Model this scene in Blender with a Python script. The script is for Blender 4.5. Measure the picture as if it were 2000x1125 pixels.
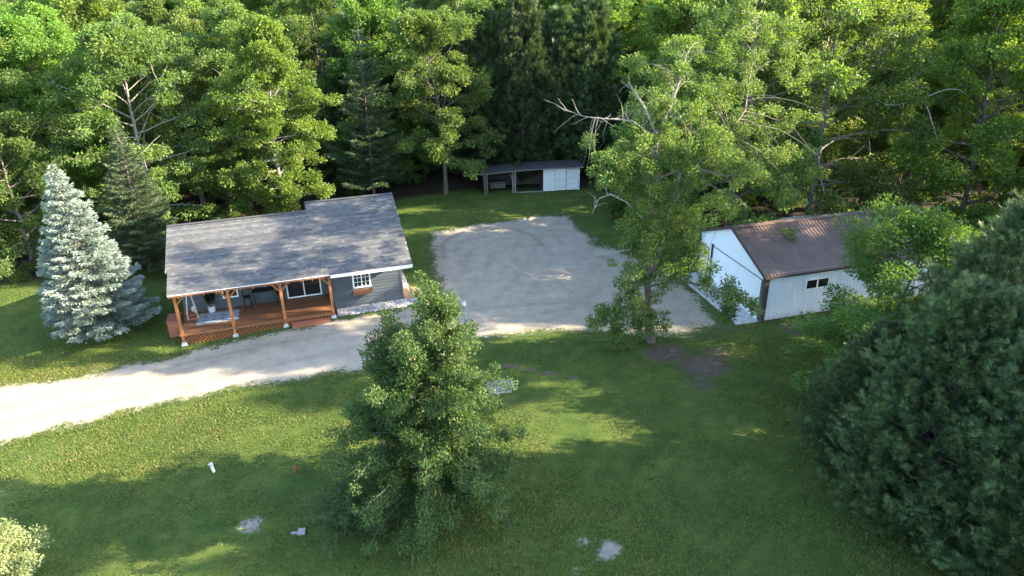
import bpy, math
import numpy as np

# ------------------------------------------------------------------ scene, camera, light
scene = bpy.context.scene
for o in list(bpy.data.objects):
    bpy.data.objects.remove(o)
C = scene.collection
R = math.radians
F_PX, PITCH, ROLL, CAM_H = 1430.0, R(24.99), -0.017, 19.03
fw = np.array([0, math.cos(PITCH), -math.sin(PITCH)])
rt0 = np.array([1.0, 0, 0]); up0 = np.array([0, math.sin(PITCH), math.cos(PITCH)])
rt = math.cos(ROLL)*rt0 + math.sin(ROLL)*up0
up = -math.sin(ROLL)*rt0 + math.cos(ROLL)*up0
import mathutils
cd = bpy.data.cameras.new('camera'); cam = bpy.data.objects.new('camera', cd); C.objects.link(cam)
cd.sensor_width = 36; cd.lens = F_PX/2000*36; cd.clip_end = 4000; cd.clip_start = .1
cam.matrix_world = mathutils.Matrix(((rt[0], up[0], -fw[0], 0), (rt[1], up[1], -fw[1], 0), (rt[2], up[2], -fw[2], CAM_H), (0, 0, 0, 1)))
scene.camera = cam

SUN_AZ, SUN_EL = R(89), R(23.5)
world = bpy.data.worlds.new('World'); scene.world = world; world.use_nodes = True
wn = world.node_tree; sky = wn.nodes.new('ShaderNodeTexSky'); sky.sky_type = 'NISHITA'
sky.sun_disc = False; sky.sun_elevation = SUN_EL; sky.sun_rotation = SUN_AZ
bg = wn.nodes['Background']; bg.inputs['Strength'].default_value = 0.15
wn.links.new(sky.outputs['Color'], bg.inputs['Color'])
sd = bpy.data.lights.new('sun', 'SUN'); sun = bpy.data.objects.new('sun', sd); C.objects.link(sun)
sd.energy = 5.0; sd.angle = R(0.5); sd.color = (1.0, 0.85, 0.62)
sdir = mathutils.Vector((math.sin(SUN_AZ)*math.cos(SUN_EL), math.cos(SUN_AZ)*math.cos(SUN_EL), math.sin(SUN_EL)))
sun.rotation_euler = sdir.to_track_quat('Z', 'Y').to_euler(); sun.location = (40, 10, 40)
scene.view_settings.view_transform = 'Standard'; scene.view_settings.look = 'None'
scene.view_settings.gamma = 1; scene.view_settings.use_curve_mapping = False
scene.view_settings.exposure = 2.75

rng = np.random.default_rng(7)

# ------------------------------------------------------------------ survey helpers
def ray(px, py):
    return fw + (px-1000)/F_PX*rt - (py-562.5)/F_PX*up
def ground_at(px, py, z=0.0):
    d = ray(px, py); t = (z-CAM_H)/d[2]
    return np.array([d[0]*t, d[1]*t])
def at(px, py, Y):
    d = ray(px, py); t = Y/d[1]
    return np.array([d[0]*t, Y, CAM_H+d[2]*t])
def gz(x, y):
    """the yard falls a little towards the drive entrance"""
    t = np.clip((-9.0-np.asarray(x, float))/8.5, 0, 1)
    return -0.32*t*t*(3-2*t)

# ------------------------------------------------------------------ materials
def nodes_of(name):
    m = bpy.data.materials.new(name); m.use_nodes = True
    return m, m.node_tree, m.node_tree.nodes['Principled BSDF']
def N(nt, kind, **kw):
    n = nt.nodes.new(kind)
    for k, v in kw.items(): setattr(n, k, v)
    return n
def noise(nt, scale, detail=4, rough=.55, coord='Object', stretch=None):
    tc = N(nt, 'ShaderNodeTexCoord'); nz = N(nt, 'ShaderNodeTexNoise')
    nz.inputs['Scale'].default_value = scale; nz.inputs['Detail'].default_value = detail; nz.inputs['Roughness'].default_value = rough
    src = tc.outputs[coord]
    if stretch:
        mp = N(nt, 'ShaderNodeMapping'); mp.inputs['Scale'].default_value = stretch[:3]
        if len(stretch) > 3: mp.inputs['Rotation'].default_value = (0, 0, stretch[3])
        nt.links.new(src, mp.inputs['Vector']); src = mp.outputs[0]
    nt.links.new(src, nz.inputs['Vector'])
    return nz.outputs['Fac']
def ramp(nt, fac, stops):
    r = N(nt, 'ShaderNodeValToRGB'); el = r.color_ramp.elements
    while len(el) < len(stops): el.new(.5)
    for e, (p, c) in zip(el, stops): e.position = p; e.color = (*c, 1)
    nt.links.new(fac, r.inputs['Fac']); return r.outputs['Color']
def mix(nt, fac, a, b, blend='MIX'):
    m = N(nt, 'ShaderNodeMix', data_type='RGBA', blend_type=blend)
    if isinstance(fac, float): m.inputs[0].default_value = fac
    else: nt.links.new(fac, m.inputs[0])
    for s, v in ((6, a), (7, b)):
        if isinstance(v, tuple): m.inputs[s].default_value = (*v, 1)
        else: nt.links.new(v, m.inputs[s])
    return m.outputs[2]
def mathn(nt, op, a, b=None, clamp=False):
    m = N(nt, 'ShaderNodeMath', operation=op, use_clamp=clamp)
    for i, v in enumerate((a, b)):
        if v is None: continue
        if isinstance(v, (int, float)): m.inputs[i].default_value = v
        else: nt.links.new(v, m.inputs[i])
    return m.outputs[0]
def attr(nt, name):
    a = N(nt, 'ShaderNodeAttribute', attribute_name=name); return a.outputs['Fac']
def rnd(nt):
    return N(nt, 'ShaderNodeObjectInfo').outputs['Random']
def bump(nt, b, fac, strength=.4, dist=.02):
    n = N(nt, 'ShaderNodeBump'); n.inputs['Strength'].default_value = strength; n.inputs['Distance'].default_value = dist
    nt.links.new(fac, n.inputs['Height']); nt.links.new(n.outputs[0], b.inputs['Normal'])
def simple(name, col, rough=.7, var=.25, scale=6, stretch=None, bmp=0, metal=0, per_obj=0.0, spec=.4):
    m, nt, b = nodes_of(name)
    f = noise(nt, scale, 5, .6, 'Object', stretch)
    lo = tuple(c*(1-var) for c in col); hi = tuple(min(1, c*(1+var)) for c in col)
    c = ramp(nt, f, [(.3, lo), (.7, hi)])
    if per_obj:
        g = mathn(nt, 'MULTIPLY_ADD', rnd(nt), per_obj*2); nt.nodes[-1].inputs[2].default_value = 1-per_obj
        hs = N(nt, 'ShaderNodeHueSaturation'); nt.links.new(g, hs.inputs['Value']); nt.links.new(c, hs.inputs['Color']); c = hs.outputs[0]
    nt.links.new(c, b.inputs['Base Color']); b.inputs['Roughness'].default_value = rough
    b.inputs['Metallic'].default_value = metal; b.inputs['Specular IOR Level'].default_value = spec
    if bmp: bump(nt, b, f, bmp, .02)
    return m
def leaf_mat(name, stops, transl=.48, rough=.55, hue_var=.012, val_var=.16, spec=.35):
    m, nt, b = nodes_of(name)
    c = ramp(nt, attr(nt, 'tint'), stops)
    hs = N(nt, 'ShaderNodeHueSaturation')
    r = rnd(nt)
    h = mathn(nt, 'MULTIPLY_ADD', r, hue_var*2); nt.nodes[-1].inputs[2].default_value = .5-hue_var
    r2 = mathn(nt, 'FRACT', mathn(nt, 'MULTIPLY', r, 7.31))
    v = mathn(nt, 'MULTIPLY_ADD', r2, val_var*2); nt.nodes[-1].inputs[2].default_value = 1-val_var
    nt.links.new(h, hs.inputs['Hue']); nt.links.new(v, hs.inputs['Value']); nt.links.new(c, hs.inputs['Color'])
    nt.links.new(hs.outputs[0], b.inputs['Base Color'])
    b.inputs['Roughness'].default_value = rough; b.inputs['Specular IOR Level'].default_value = spec
    tr = N(nt, 'ShaderNodeBsdfTranslucent')
    tc = mix(nt, 1.0, hs.outputs[0], (1.25, 1.15, .45), 'MULTIPLY'); nt.links.new(tc, tr.inputs['Color'])
    ms = N(nt, 'ShaderNodeMixShader'); ms.inputs[0].default_value = transl
    nt.links.new(b.outputs[0], ms.inputs[1]); nt.links.new(tr.outputs[0], ms.inputs[2])
    nt.links.new(ms.outputs[0], nt.nodes['Material Output'].inputs['Surface'])
    return m

M = {}
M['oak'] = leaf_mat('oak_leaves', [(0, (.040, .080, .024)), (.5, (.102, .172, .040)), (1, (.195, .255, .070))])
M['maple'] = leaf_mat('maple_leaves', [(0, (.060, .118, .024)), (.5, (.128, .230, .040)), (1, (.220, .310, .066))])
M['pine'] = leaf_mat('pine_needles', [(0, (.024, .054, .027)), (.5, (.055, .102, .045)), (1, (.11, .155, .064))], .25)
M['spruce'] = leaf_mat('spruce_needles', [(0, (.022, .044, .022)), (.5, (.048, .078, .036)), (1, (.095, .125, .055))], .2)
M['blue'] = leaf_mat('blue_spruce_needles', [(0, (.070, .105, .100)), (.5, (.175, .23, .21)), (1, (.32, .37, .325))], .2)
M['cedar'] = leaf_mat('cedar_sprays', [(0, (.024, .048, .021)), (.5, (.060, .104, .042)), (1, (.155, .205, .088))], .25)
M['crab'] = leaf_mat('crab_leaves', [(0, (.024, .052, .013)), (.45, (.054, .104, .025)), (.86, (.135, .190, .050)), (.9, (.26, .15, .11)), (1, (.32, .20, .15))], .4)
M['shrub'] = leaf_mat('shrub_leaves', [(0, (.030, .066, .022)), (.5, (.062, .115, .035)), (1, (.11, .165, .060))], .35)
M['palebush'] = leaf_mat('pale_bush_leaves', [(0, (.09, .13, .05)), (.5, (.20, .24, .10)), (1, (.32, .34, .16))], .35)
M['plant'] = leaf_mat('plant_leaves', [(0, (.012, .022, .010)), (1, (.04, .065, .022))], .3)
M['grass'] = leaf_mat('grass_blades', [(0, (.038, .072, .014)), (.5, (.084, .130, .019)), (.85, (.155, .182, .028)), (1, (.25, .22, .08))], .45, .6, 0, 0)
M['bark'] = simple('bark', (.105, .088, .075), .9, .5, 5, (3, 3, .5), .8)
M['bark_grey'] = simple('grey_bark', (.19, .175, .155), .9, .4, 5, (3, 3, .5), .7)
M['dead'] = simple('dead_wood', (.26, .24, .215), .85, .3, 6, (2, 2, .6), .4)
M['blade_bark'] = M['bark']

# ------------------------------------------------------------------ mesh helpers
def link(o, parent=None):
    C.objects.link(o)
    if parent is not None: o.parent = parent
    return o
def np_mesh(name, V, F, mat, tint=None, smooth=False, extra=None):
    V = np.asarray(V, np.float32); F = np.asarray(F, np.int32); n, k = F.shape
    me = bpy.data.meshes.new(name)
    me.vertices.add(len(V)); me.vertices.foreach_set('co', V.ravel())
    me.loops.add(n*k); me.loops.foreach_set('vertex_index', F.ravel())
    me.polygons.add(n); me.polygons.foreach_set('loop_start', np.arange(n, dtype=np.int32)*k)
    me.polygons.foreach_set('use_smooth', np.full(n, bool(smooth)))
    me.update(calc_edges=True)
    at_ = dict(extra or {})
    if tint is not None: at_['tint'] = tint
    for kname, arr in at_.items():
        a = me.attributes.new(kname, 'FLOAT', 'POINT'); a.data.foreach_set('value', np.asarray(arr, np.float32))
    if mat is not None: me.materials.append(mat)
    return me
def obj(name, me, parent=None, loc=None, rz=0.0):
    o = bpy.data.objects.new(name, me); link(o, parent)
    if loc is not None: o.location = loc
    if rz: o.rotation_euler.z = rz
    return o
def empty(name, loc, rz=0.0):
    o = bpy.data.objects.new(name, None); link(o); o.location = loc; o.rotation_euler.z = rz
    o.empty_display_size = .3
    return o
def tag(o, label=None, cat=None, group=None, kind=None):
    if label: o['label'] = label
    if cat: o['category'] = cat
    if group: o['group'] = group
    if kind: o['kind'] = kind
    return o
class MB:
    def __init__(s): s.v = []; s.f = []
    def poly(s, verts, faces):
        b = len(s.v); s.v += [tuple(map(float, p)) for p in verts]; s.f += [tuple(b+i for i in f) for f in faces]; return s
    def box(s, x0, x1, y0, y1, z0, z1):
        return s.poly([(x0, y0, z0), (x1, y0, z0), (x1, y1, z0), (x0, y1, z0), (x0, y0, z1), (x1, y0, z1), (x1, y1, z1), (x0, y1, z1)],
                      [(0, 3, 2, 1), (4, 5, 6, 7), (0, 1, 5, 4), (1, 2, 6, 5), (2, 3, 7, 6), (3, 0, 4, 7)])
    def beam(s, a, b, w, h, upv=(0, 0, 1)):
        a = np.array(a, float); b = np.array(b, float); d = b-a; d /= np.linalg.norm(d)
        sv = np.cross(d, upv)
        if np.linalg.norm(sv) < 1e-4: sv = np.cross(d, (1, 0, 0))
        sv /= np.linalg.norm(sv); uv = np.cross(sv, d); P = []
        for e in (a, b):
            for sx, sy in ((-1, -1), (1, -1), (1, 1), (-1, 1)): P.append(e+sv*sx*w/2+uv*sy*h/2)
        return s.poly(P, [(0, 1, 2, 3), (7, 6, 5, 4), (0, 4, 5, 1), (1, 5, 6, 2), (2, 6, 7, 3), (3, 7, 4, 0)])
    def tube(s, pts, rad, n=7, cap=True):
        V, F = tube_np(np.array(pts, float), np.array(rad, float), n)
        s.poly(V, [tuple(f) for f in F])
        if cap:
            b = len(s.v)-len(V); s.f.append(tuple(b+i for i in range(n))[::-1]); s.f.append(tuple(len(s.v)-n+i for i in range(n)))
        return s
    def lathe(s, c, prof, n=16):
        b = len(s.v)
        for r, z in prof:
            for i in range(n):
                a = 2*math.pi*i/n; s.v.append((c[0]+r*math.cos(a), c[1]+r*math.sin(a), c[2]+z))
        for j in range(len(prof)-1):
            for i in range(n): s.f.append((b+j*n+i, b+j*n+(i+1) % n, b+(j+1)*n+(i+1) % n, b+(j+1)*n+i))
        s.f.append(tuple(b+i for i in range(n))[::-1]); s.f.append(tuple(b+(len(prof)-1)*n+i for i in range(n)))
        return s
    def mesh(s, name, mat, bevel=0):
        me = bpy.data.meshes.new(name); me.from_pydata(s.v, [], s.f); me.update()
        if mat: me.materials.append(mat)
        return me
    def build(s, name, mat, parent=None, loc=None, rz=0.0):
        return obj(name, s.mesh(name, mat), parent, loc, rz)
def tube_np(P, r, n=7):
    T = np.gradient(P, axis=0); T /= np.linalg.norm(T, axis=1)[:, None]+1e-9
    ref = np.array([0, 0, 1.0]) if abs(T[:, 2]).mean() < .8 else np.array([1.0, 0, 0])
    A = np.cross(T, ref); A /= np.linalg.norm(A, axis=1)[:, None]+1e-9; B = np.cross(T, A)
    an = np.arange(n)*2*math.pi/n
    V = P[:, None, :] + r[:, None, None]*(np.cos(an)[None, :, None]*A[:, None, :]+np.sin(an)[None, :, None]*B[:, None, :])
    m = len(P); i = np.arange(n); F = []
    for j in range(m-1):
        F.append(np.stack([j*n+i, (j+1)*n+i, (j+1)*n+(i+1) % n, j*n+(i+1) % n], 1))
    return V.reshape(-1, 3), np.concatenate(F)
class Tubes:
    def __init__(s): s.V = []; s.F = []; s.n = 0
    def add(s, P, r, n=6):
        V, F = tube_np(np.asarray(P, float), np.asarray(r, float), n); s.V.append(V); s.F.append(F+s.n); s.n += len(V)
    def mesh(s, name, mat):
        return np_mesh(name, np.concatenate(s.V), np.concatenate(s.F), mat, smooth=True)
def unit(a):
    return a/(np.linalg.norm(a, axis=-1, keepdims=True)+1e-9)
def leaf_quads(P, D, Nn, L, W, fold=.25):
    """folded leaf: two triangles on a midrib"""
    n = len(P); S = unit(np.cross(D, Nn)); Nn = np.cross(S, D)
    L = np.broadcast_to(L, (n,))[:, None]; W = np.broadcast_to(W, (n,))[:, None]
    V = np.empty((n, 4, 3)); V[:, 0] = P; V[:, 1] = P+D*L*.48+S*W*.5+Nn*W*fold; V[:, 2] = P+D*L; V[:, 3] = P+D*L*.48-S*W*.5+Nn*W*fold
    b = np.arange(n)[:, None]*4
    F = np.concatenate([b+np.array([0, 1, 2]), b+np.array([0, 2, 3])], 0)
    return V.reshape(-1, 3), F
def leaf_tris(P, D, Nn, L, W):
    n = len(P); S = unit(np.cross(D, Nn)); L = np.broadcast_to(L, (n,))[:, None]; W = np.broadcast_to(W, (n,))[:, None]
    V = np.empty((n, 3, 3)); V[:, 0] = P+S*W*.5; V[:, 1] = P-S*W*.5; V[:, 2] = P+D*L
    return V.reshape(-1, 3), np.arange(3*n).reshape(n, 3)

# ------------------------------------------------------------------ tree builders (each returns meshes)
def cluster_leaves(g, Cn, Cr, Co, per, L, W, flat=.6, droop=.25, tint_c=.22, base_tint=.5):
    """leaves spread through clumps: centres Cn, radii Cr, outward directions Co"""
    Cn = np.asarray(Cn); Cr = np.asarray(Cr); Co = np.asarray(Co)
    cnt = np.maximum(4, (per*(Cr/np.mean(Cr))**2).astype(int)); idx = np.repeat(np.arange(len(Cn)), cnt); n = len(idx)
    d = unit(g.normal(size=(n, 3))); rr = g.random(n)**.45
    off = d*rr[:, None]*Cr[idx][:, None]*np.array([1, 1, flat])
    P = Cn[idx]+off
    D = unit(d*.7+Co[idx]*.6+g.normal(size=(n, 3))*.55-np.array([0, 0, droop]))
    Nn = unit(np.array([0, 0, 1.0])+g.normal(size=(n, 3))*.55+d*.3)
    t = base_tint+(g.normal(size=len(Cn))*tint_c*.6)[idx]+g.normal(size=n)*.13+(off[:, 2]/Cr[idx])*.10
    s = g.uniform(.7, 1.3, n)
    V, F = leaf_quads(P, D, Nn, L*s, W*s)
    return V, F, np.repeat(np.clip(t, 0, 1), 4)
def path(g, a, d, length, n, wig, grav):
    P = [np.array(a, float)]; d = np.array(d, float); st = length/n
    for i in range(n):
        d = d+g.normal(size=3)*wig+np.array([0, 0, grav]); d /= np.linalg.norm(d); P.append(P[-1]+d*st)
    return np.array(P)
def deciduous(seed, H, base, Rr, limbs=26, per=60, L=.2, W=.12, mat='oak', bark='bark', prof=None, lean=(0, 0), dead=0, sub=5, crad=(.45, .85), el0=.75, trunk_r=.19, tint=.5):
    g = np.random.default_rng(seed); T = Tubes(); DT = Tubes()
    n = 10; zs = np.linspace(0, H*.93, n+1)
    tp = np.stack([lean[0]*(zs/H)**1.3+np.cumsum(g.normal(size=n+1)*.10), lean[1]*(zs/H)**1.3+np.cumsum(g.normal(size=n+1)*.10), zs], 1); tp[0, :2] = 0
    tr = trunk_r*(1-zs/H*.88); tr[0] *= 1.35
    T.add(tp, tr, 8)
    Cn, Cr, Co = [], [], []
    prof = prof or (lambda t: math.sin(math.pi*min(1, .18+.80*t))**.7)
    ga = g.random()*6.28
    for i in range(limbs):
        t = (i+.5)/limbs; z = base+(H*.93-base)*t
        o = np.array([np.interp(z, zs, tp[:, k]) for k in range(3)])
        az = ga+i*2.399+g.normal()*.3; el = (el0*t+.10)+g.normal()*.15
        ln = Rr*prof(t)*g.uniform(.65, 1.2)
        d = np.array([math.cos(az)*math.cos(el), math.sin(az)*math.cos(el), math.sin(el)])
        P = path(g, o, d, ln, 6, .10, .02 if t > .3 else -.03)
        r0 = max(.03, np.interp(z, zs, tr)*.55); T.add(P, np.linspace(r0, .015, len(P)), 5)
        if dead and g.random() < dead:
            for q in range(5):
                k = g.integers(2, 7); dd = unit(P[-1]-P[0])+g.normal(size=3)*.6; Q = path(g, P[min(k, 6)], unit(dd), ln*.35, 5, .22, -.02); DT.add(Q, np.linspace(.028, .008, 6), 4)
        for q in range(sub):
            f = .35+.65*(q+g.random())/sub; k = f*6; k0 = min(5, int(k)); o2 = P[k0]+(P[k0+1]-P[k0])*(k-k0)
            dd = unit(unit(P[k0+1]-P[k0])*.7+g.normal(size=3)*np.array([.75, .75, .45])); l2 = ln*.34*g.uniform(.6, 1.2)*(1.15-f*.4)
            Q = path(g, o2, dd, l2, 4, .14, -.01); T.add(Q, np.linspace(r0*.35, .008, 5), 4)
            for e in (2, 4):
                Cn.append(Q[e]+g.normal(size=3)*.12); Cr.append(g.uniform(*crad)*(.75 if e == 2 else 1)); Co.append(unit(Q[4]-Q[0]))
        Cn.append(P[-1]); Cr.append(g.uniform(*crad)); Co.append(unit(P[-1]-P[-2]))
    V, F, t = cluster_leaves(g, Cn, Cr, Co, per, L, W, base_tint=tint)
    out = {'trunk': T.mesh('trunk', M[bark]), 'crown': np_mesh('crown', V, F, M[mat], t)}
    if DT.n: out['dead_branches'] = DT.mesh('dead_branches', M['dead'])
    return out
def conifer(seed, H, base, Rr, tiers, per_tier, shoots, mat, L, W, droop=-.25, prof=1.0, pad=.28, trunk_r=.17, tipup=.25, bark='bark', tint=.5, jag=.25, spread=1.0, lean=(0, 0)):
    """tiers of flat boughs covered in needle shoots (spruces, pines)"""
    g = np.random.default_rng(seed); T = Tubes(); zs = np.linspace(0, H, 9)
    ax = lambda z: np.array([lean[0]*z/H, lean[1]*z/H, z])
    T.add(np.array([ax(z) for z in zs]), trunk_r*(1-zs/H*.93), 7)
    Ps, Ds, Ns, ts = [], [], [], []
    for i in range(tiers):
        t = i/(tiers-1); z = base+(H-base)*t**.92*.985; rad = Rr*(1-t)**prof*g.uniform(1-jag*.5, 1+jag*.3)+.10
        m = max(4, int(per_tier*(.45+.55*(1-t)))); a0 = g.random()*6.28
        for k in range(m):
            az = a0+k*6.283/m+g.normal()*.18; ln = rad*g.uniform(1-jag, 1+jag*.45); dr = droop*(1-t*1.6)+g.normal()*.06
            s = np.linspace(0, 1, 6); h = np.array([math.cos(az), math.sin(az), 0]); o = ax(z+g.normal()*.08)
            P = o+h*(s*ln)[:, None]+np.array([0, 0, 1])*((dr*s+tipup*s**3)*ln)[:, None]
            T.add(P, np.linspace(.03*(1-t)+.012, .006, 6), 4)
            ns = max(6, int(shoots*(ln/Rr)**1.25)); f = g.random(ns)**.62; f = .12+.88*f
            base_p = np.stack([np.interp(f, s, P[:, j]) for j in range(3)], 1)
            side = np.array([-math.sin(az), math.cos(az), 0]); wv = pad*ln*(1.05-f*.8)*spread+.06
            lat = g.uniform(-1, 1, ns)
            pos = base_p+side*(lat*wv)[:, None]+np.array([0, 0, 1])*(g.normal(size=ns)*.045-abs(lat)*wv*.28)[:, None]
            D = unit(h*.9+side*lat[:, None]*.9+g.normal(size=(ns, 3))*.28+np.array([0, 0, .05]))
            Ps.append(pos); Ds.append(D); Ns.append(unit(np.array([0, 0, 1.0])+g.normal(size=(ns, 3))*.4))
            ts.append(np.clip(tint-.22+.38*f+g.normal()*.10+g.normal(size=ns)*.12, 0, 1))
    P = np.concatenate(Ps); D = np.concatenate(Ds); Nn = np.concatenate(Ns); t = np.concatenate(ts); s = g.uniform(.7, 1.3, len(P))
    V, F = leaf_quads(P, D, Nn, L*s, W*s, .35)
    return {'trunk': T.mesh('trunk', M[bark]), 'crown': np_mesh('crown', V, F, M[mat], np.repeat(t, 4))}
def cedar(seed, H, Rr, plumes, sprays, size=.24, fingers=6, mat='cedar', taper=1.0, lean=(0, 0), belly=.16, tint=.42):
    """arborvitae: upswept plumes made of flat fan sprays"""
    g = np.random.default_rng(seed); T = Tubes(); zs = np.linspace(0, H*.96, 8)
    T.add(np.stack([lean[0]*zs/H, lean[1]*zs/H, zs], 1), .16*(1-zs/H*.93), 7)
    lob = g.uniform(.80, 1.14, 9); la = g.random()*6.28
    def rad(t, az):
        if np.isscalar(t): t = np.array(t)
        base = np.where(t < belly, .72+.28*t/belly, (1-(np.maximum(t-belly, 0)/(1-belly))**1.35)**taper)
        k = (np.asarray(az)+la) % 6.283/6.283*9; i0 = k.astype(int) % 9; fr = k-np.floor(k)
        return Rr*base*(lob[i0]*(1-fr)+lob[(i0+1) % 9]*fr)*(1+.13*np.sin(3*np.asarray(az)+11*t+la)+.10*np.sin(5*np.asarray(az)-17*t))
    t = g.random(plumes)**1.25*.99; az = g.random(plumes)*6.283
    dep = g.uniform(.45, 1.02, plumes); dep = np.where(g.random(plumes) < .10, dep*1.18, dep); r = rad(t, az)*dep; z = .12+t*H*.93
    for i in range(0, plumes, 9):
        e = np.array([math.cos(az[i])*r[i], math.sin(az[i])*r[i], z[i]]); e[:2] += np.array(lean)*z[i]/H; s0 = np.array([lean[0]*z[i]/H, lean[1]*z[i]/H, max(.1, z[i]-r[i]*.55)])
        T.add(np.linspace(s0, e, 4), [.035, .028, .02, .01], 4)
    out = np.stack([np.cos(az), np.sin(az), np.zeros(plumes)], 1)
    axd = unit(out*.72+np.array([0, 0, 1.0])*(.55+.5*t)[:, None]+g.normal(size=(plumes, 3))*.18)
    cen = np.stack([np.cos(az)*r, np.sin(az)*r, z], 1); cen[:, :2] += np.array(lean)[None, :]*(z/H)[:, None]
    pl = g.uniform(.35, .95, plumes)*Rr/2.8*(1.0 if plumes < 1000 else .85)
    idx = np.repeat(np.arange(plumes), sprays); n = len(idx); f = g.random(n)
    lat = unit(np.cross(axd[idx], g.normal(size=(n, 3))))
    P = cen[idx]+axd[idx]*(f*pl[idx])[:, None]+lat*((1-f*.85)*g.random(n)*.36*pl[idx])[:, None]
    D = unit(axd[idx]*1.0+lat*(.75*(1-f*.6))[:, None]+g.normal(size=(n, 3))*.22)
    Nn = unit(np.cross(D, lat)+g.normal(size=(n, 3))*.35); S = unit(np.cross(D, Nn))
    sz = size*g.uniform(.7, 1.25, n)
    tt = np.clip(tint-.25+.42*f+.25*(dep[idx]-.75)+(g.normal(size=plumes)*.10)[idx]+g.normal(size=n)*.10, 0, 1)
    # feathery spray: a midrib with pairs of side branchlets
    Vs, Fs, Ts, off = [], [], [], 0
    plan = [(0, .0, 1.0, .11)]+[(sd_, .12+.26*k, .62-.14*k, .095) for k in range((fingers-1)//2+1) for sd_ in (-1, 1)]
    for sd_, pos, ln, wd in plan:
        st = P+D*(sz*pos)[:, None]; d = unit(D*1.0+S*sd_*.95+g.normal(size=(n, 3))*.10-np.array([0, 0, .10])*abs(sd_))
        V, F = leaf_tris(st, d, Nn, sz*ln, sz*wd); Vs.append(V); Fs.append(F+off); off += len(V); Ts.append(np.repeat(tt, 3))
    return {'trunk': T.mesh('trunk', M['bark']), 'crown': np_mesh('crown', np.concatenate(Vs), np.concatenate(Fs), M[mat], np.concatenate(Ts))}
def place(meshes, name, label, x, y, rz=0.0, s=1.0, sz=None, group=None, cat='tree'):
    e = empty(name, (x, y, float(gz(x, y))-.02), rz); e.scale = (s, s, sz or s); tag(e, label, cat, group)
    for k in meshes:
        c_ = obj(k, meshes[k], e)
        if k == 'dead_branches': c_['kind'] = 'stuff'
    return e

# ------------------------------------------------------------------ ground
def gpt(px, py):
    p = ground_at(px, py)
    for _ in range(3): p = ground_at(px, py, float(gz(*p)))
    return p
def poly_sd(X, Y, poly):
    """signed distance, positive inside"""
    P = np.array(poly); Q = np.roll(P, -1, 0); ins = np.zeros(X.shape, bool); dist = np.full(X.shape, 1e9)
    for (x0, y0), (x1, y1) in zip(P, Q):
        cr = ((y0 > Y) != (y1 > Y)) & (X < (x1-x0)*(Y-y0)/(y1-y0+1e-12)+x0); ins ^= cr
        dx, dy = x1-x0, y1-y0; t = np.clip(((X-x0)*dx+(Y-y0)*dy)/(dx*dx+dy*dy+1e-12), 0, 1)
        dist = np.minimum(dist, np.hypot(X-x0-t*dx, Y-y0-t*dy))
    return np.where(ins, dist, -dist)
def line_d(X, Y, pts):
    dist = np.full(X.shape, 1e9)
    for (x0, y0), (x1, y1) in zip(pts[:-1], pts[1:]):
        dx, dy = x1-x0, y1-y0; t = np.clip(((X-x0)*dx+(Y-y0)*dy)/(dx*dx+dy*dy+1e-12), 0, 1)
        dist = np.minimum(dist, np.hypot(X-x0-t*dx, Y-y0-t*dy))
    return dist
drive_px = [(0, 866), (150, 829), (300, 792), (450, 757), (600, 735), (700, 720), (790, 695), (880, 672), (960, 657), (1040, 647), (1150, 641),
            (1230, 648), (1330, 655), (1440, 641), (1400, 600), (1352, 556), (1290, 528), (1240, 505), (1205, 484), (1165, 481), (1140, 456), (1108, 424), (1045, 421),
            (1000, 434), (930, 440), (845, 456), (848, 490), (858, 540), (868, 575), (850, 592), (800, 604), (740, 615), (660, 629), (560, 648), (460, 667), (352, 694), (250, 715), (120, 742), (0, 758)]
drive = [gpt(*p) for p in drive_px]
drive = [(-75, 13.0)] + [tuple(p) for p in drive[:39]] + [(-75, 19.5)]
def drive_sd(X, Y): return poly_sd(X, Y, drive)
bare_spots = [((490, 1025), .6, .72), ((1192, 1072), .48, .95), ((1180, 1085), .3, .9), ((1130, 1115), .35, .6), ((1140, 1060), .5, .55), ((600, 945), .35, .18), ((1370, 910), .25, .25), ((1330, 810), .5, .2), ((1130, 985), .7, .16),
              ((120, 1060), .9, .25), ((60, 900), 1.6, .35), ((10, 960), 1.4, .35), ((660, 935), .8, .25)]
brown_spots = [((1300, 690), 1.4, 1.0), ((1375, 715), 1.7, .9), ((1370, 750), 1.4, .6), ((1400, 690), 1.2, .7), ((1560, 640), 1.3, .9), ((1480, 655), 1.5, .35), ((1600, 635), 1.5, .9), ((1210, 760), .9, .35), ((1330, 660), 1.6, .5), ((980, 775), .8, .4)]
furrow = [gpt(*p) for p in ((965, 712), (1010, 716), (1060, 728), (1125, 738))]
xs = np.concatenate([-np.geomspace(1800, 52, 14), np.arange(-50, 50.01, .4), np.geomspace(52, 1800, 14)])
ys = np.concatenate([-np.geomspace(600, 10, 8), np.arange(-5, 14, 2.5), np.arange(14, 72.01, .4), np.geomspace(75, 2200, 15)])
X, Y = np.meshgrid(xs, ys)
g0 = np.random.default_rng(3)
Z = gz(X, Y)+np.where((abs(X) < 51) & (Y > 10) & (Y < 73), g0.normal(size=X.shape)*.006, 0)
bare = np.zeros(X.shape); brown = np.zeros(X.shape)
for (p, r, s) in bare_spots:
    c = gpt(*p); bare = np.maximum(bare, s*np.exp(-(((X-c[0])/r)**2+((Y-c[1])/r)**2)))
for (p, r, s) in brown_spots:
    c = gpt(*p); brown = np.maximum(brown, s*np.exp(-(((X-c[0])/r)**2+((Y-c[1])/(r*.8))**2)))
brown = np.maximum(brown, .9*np.exp(-(line_d(X, Y, furrow)/.22)**2))
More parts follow.
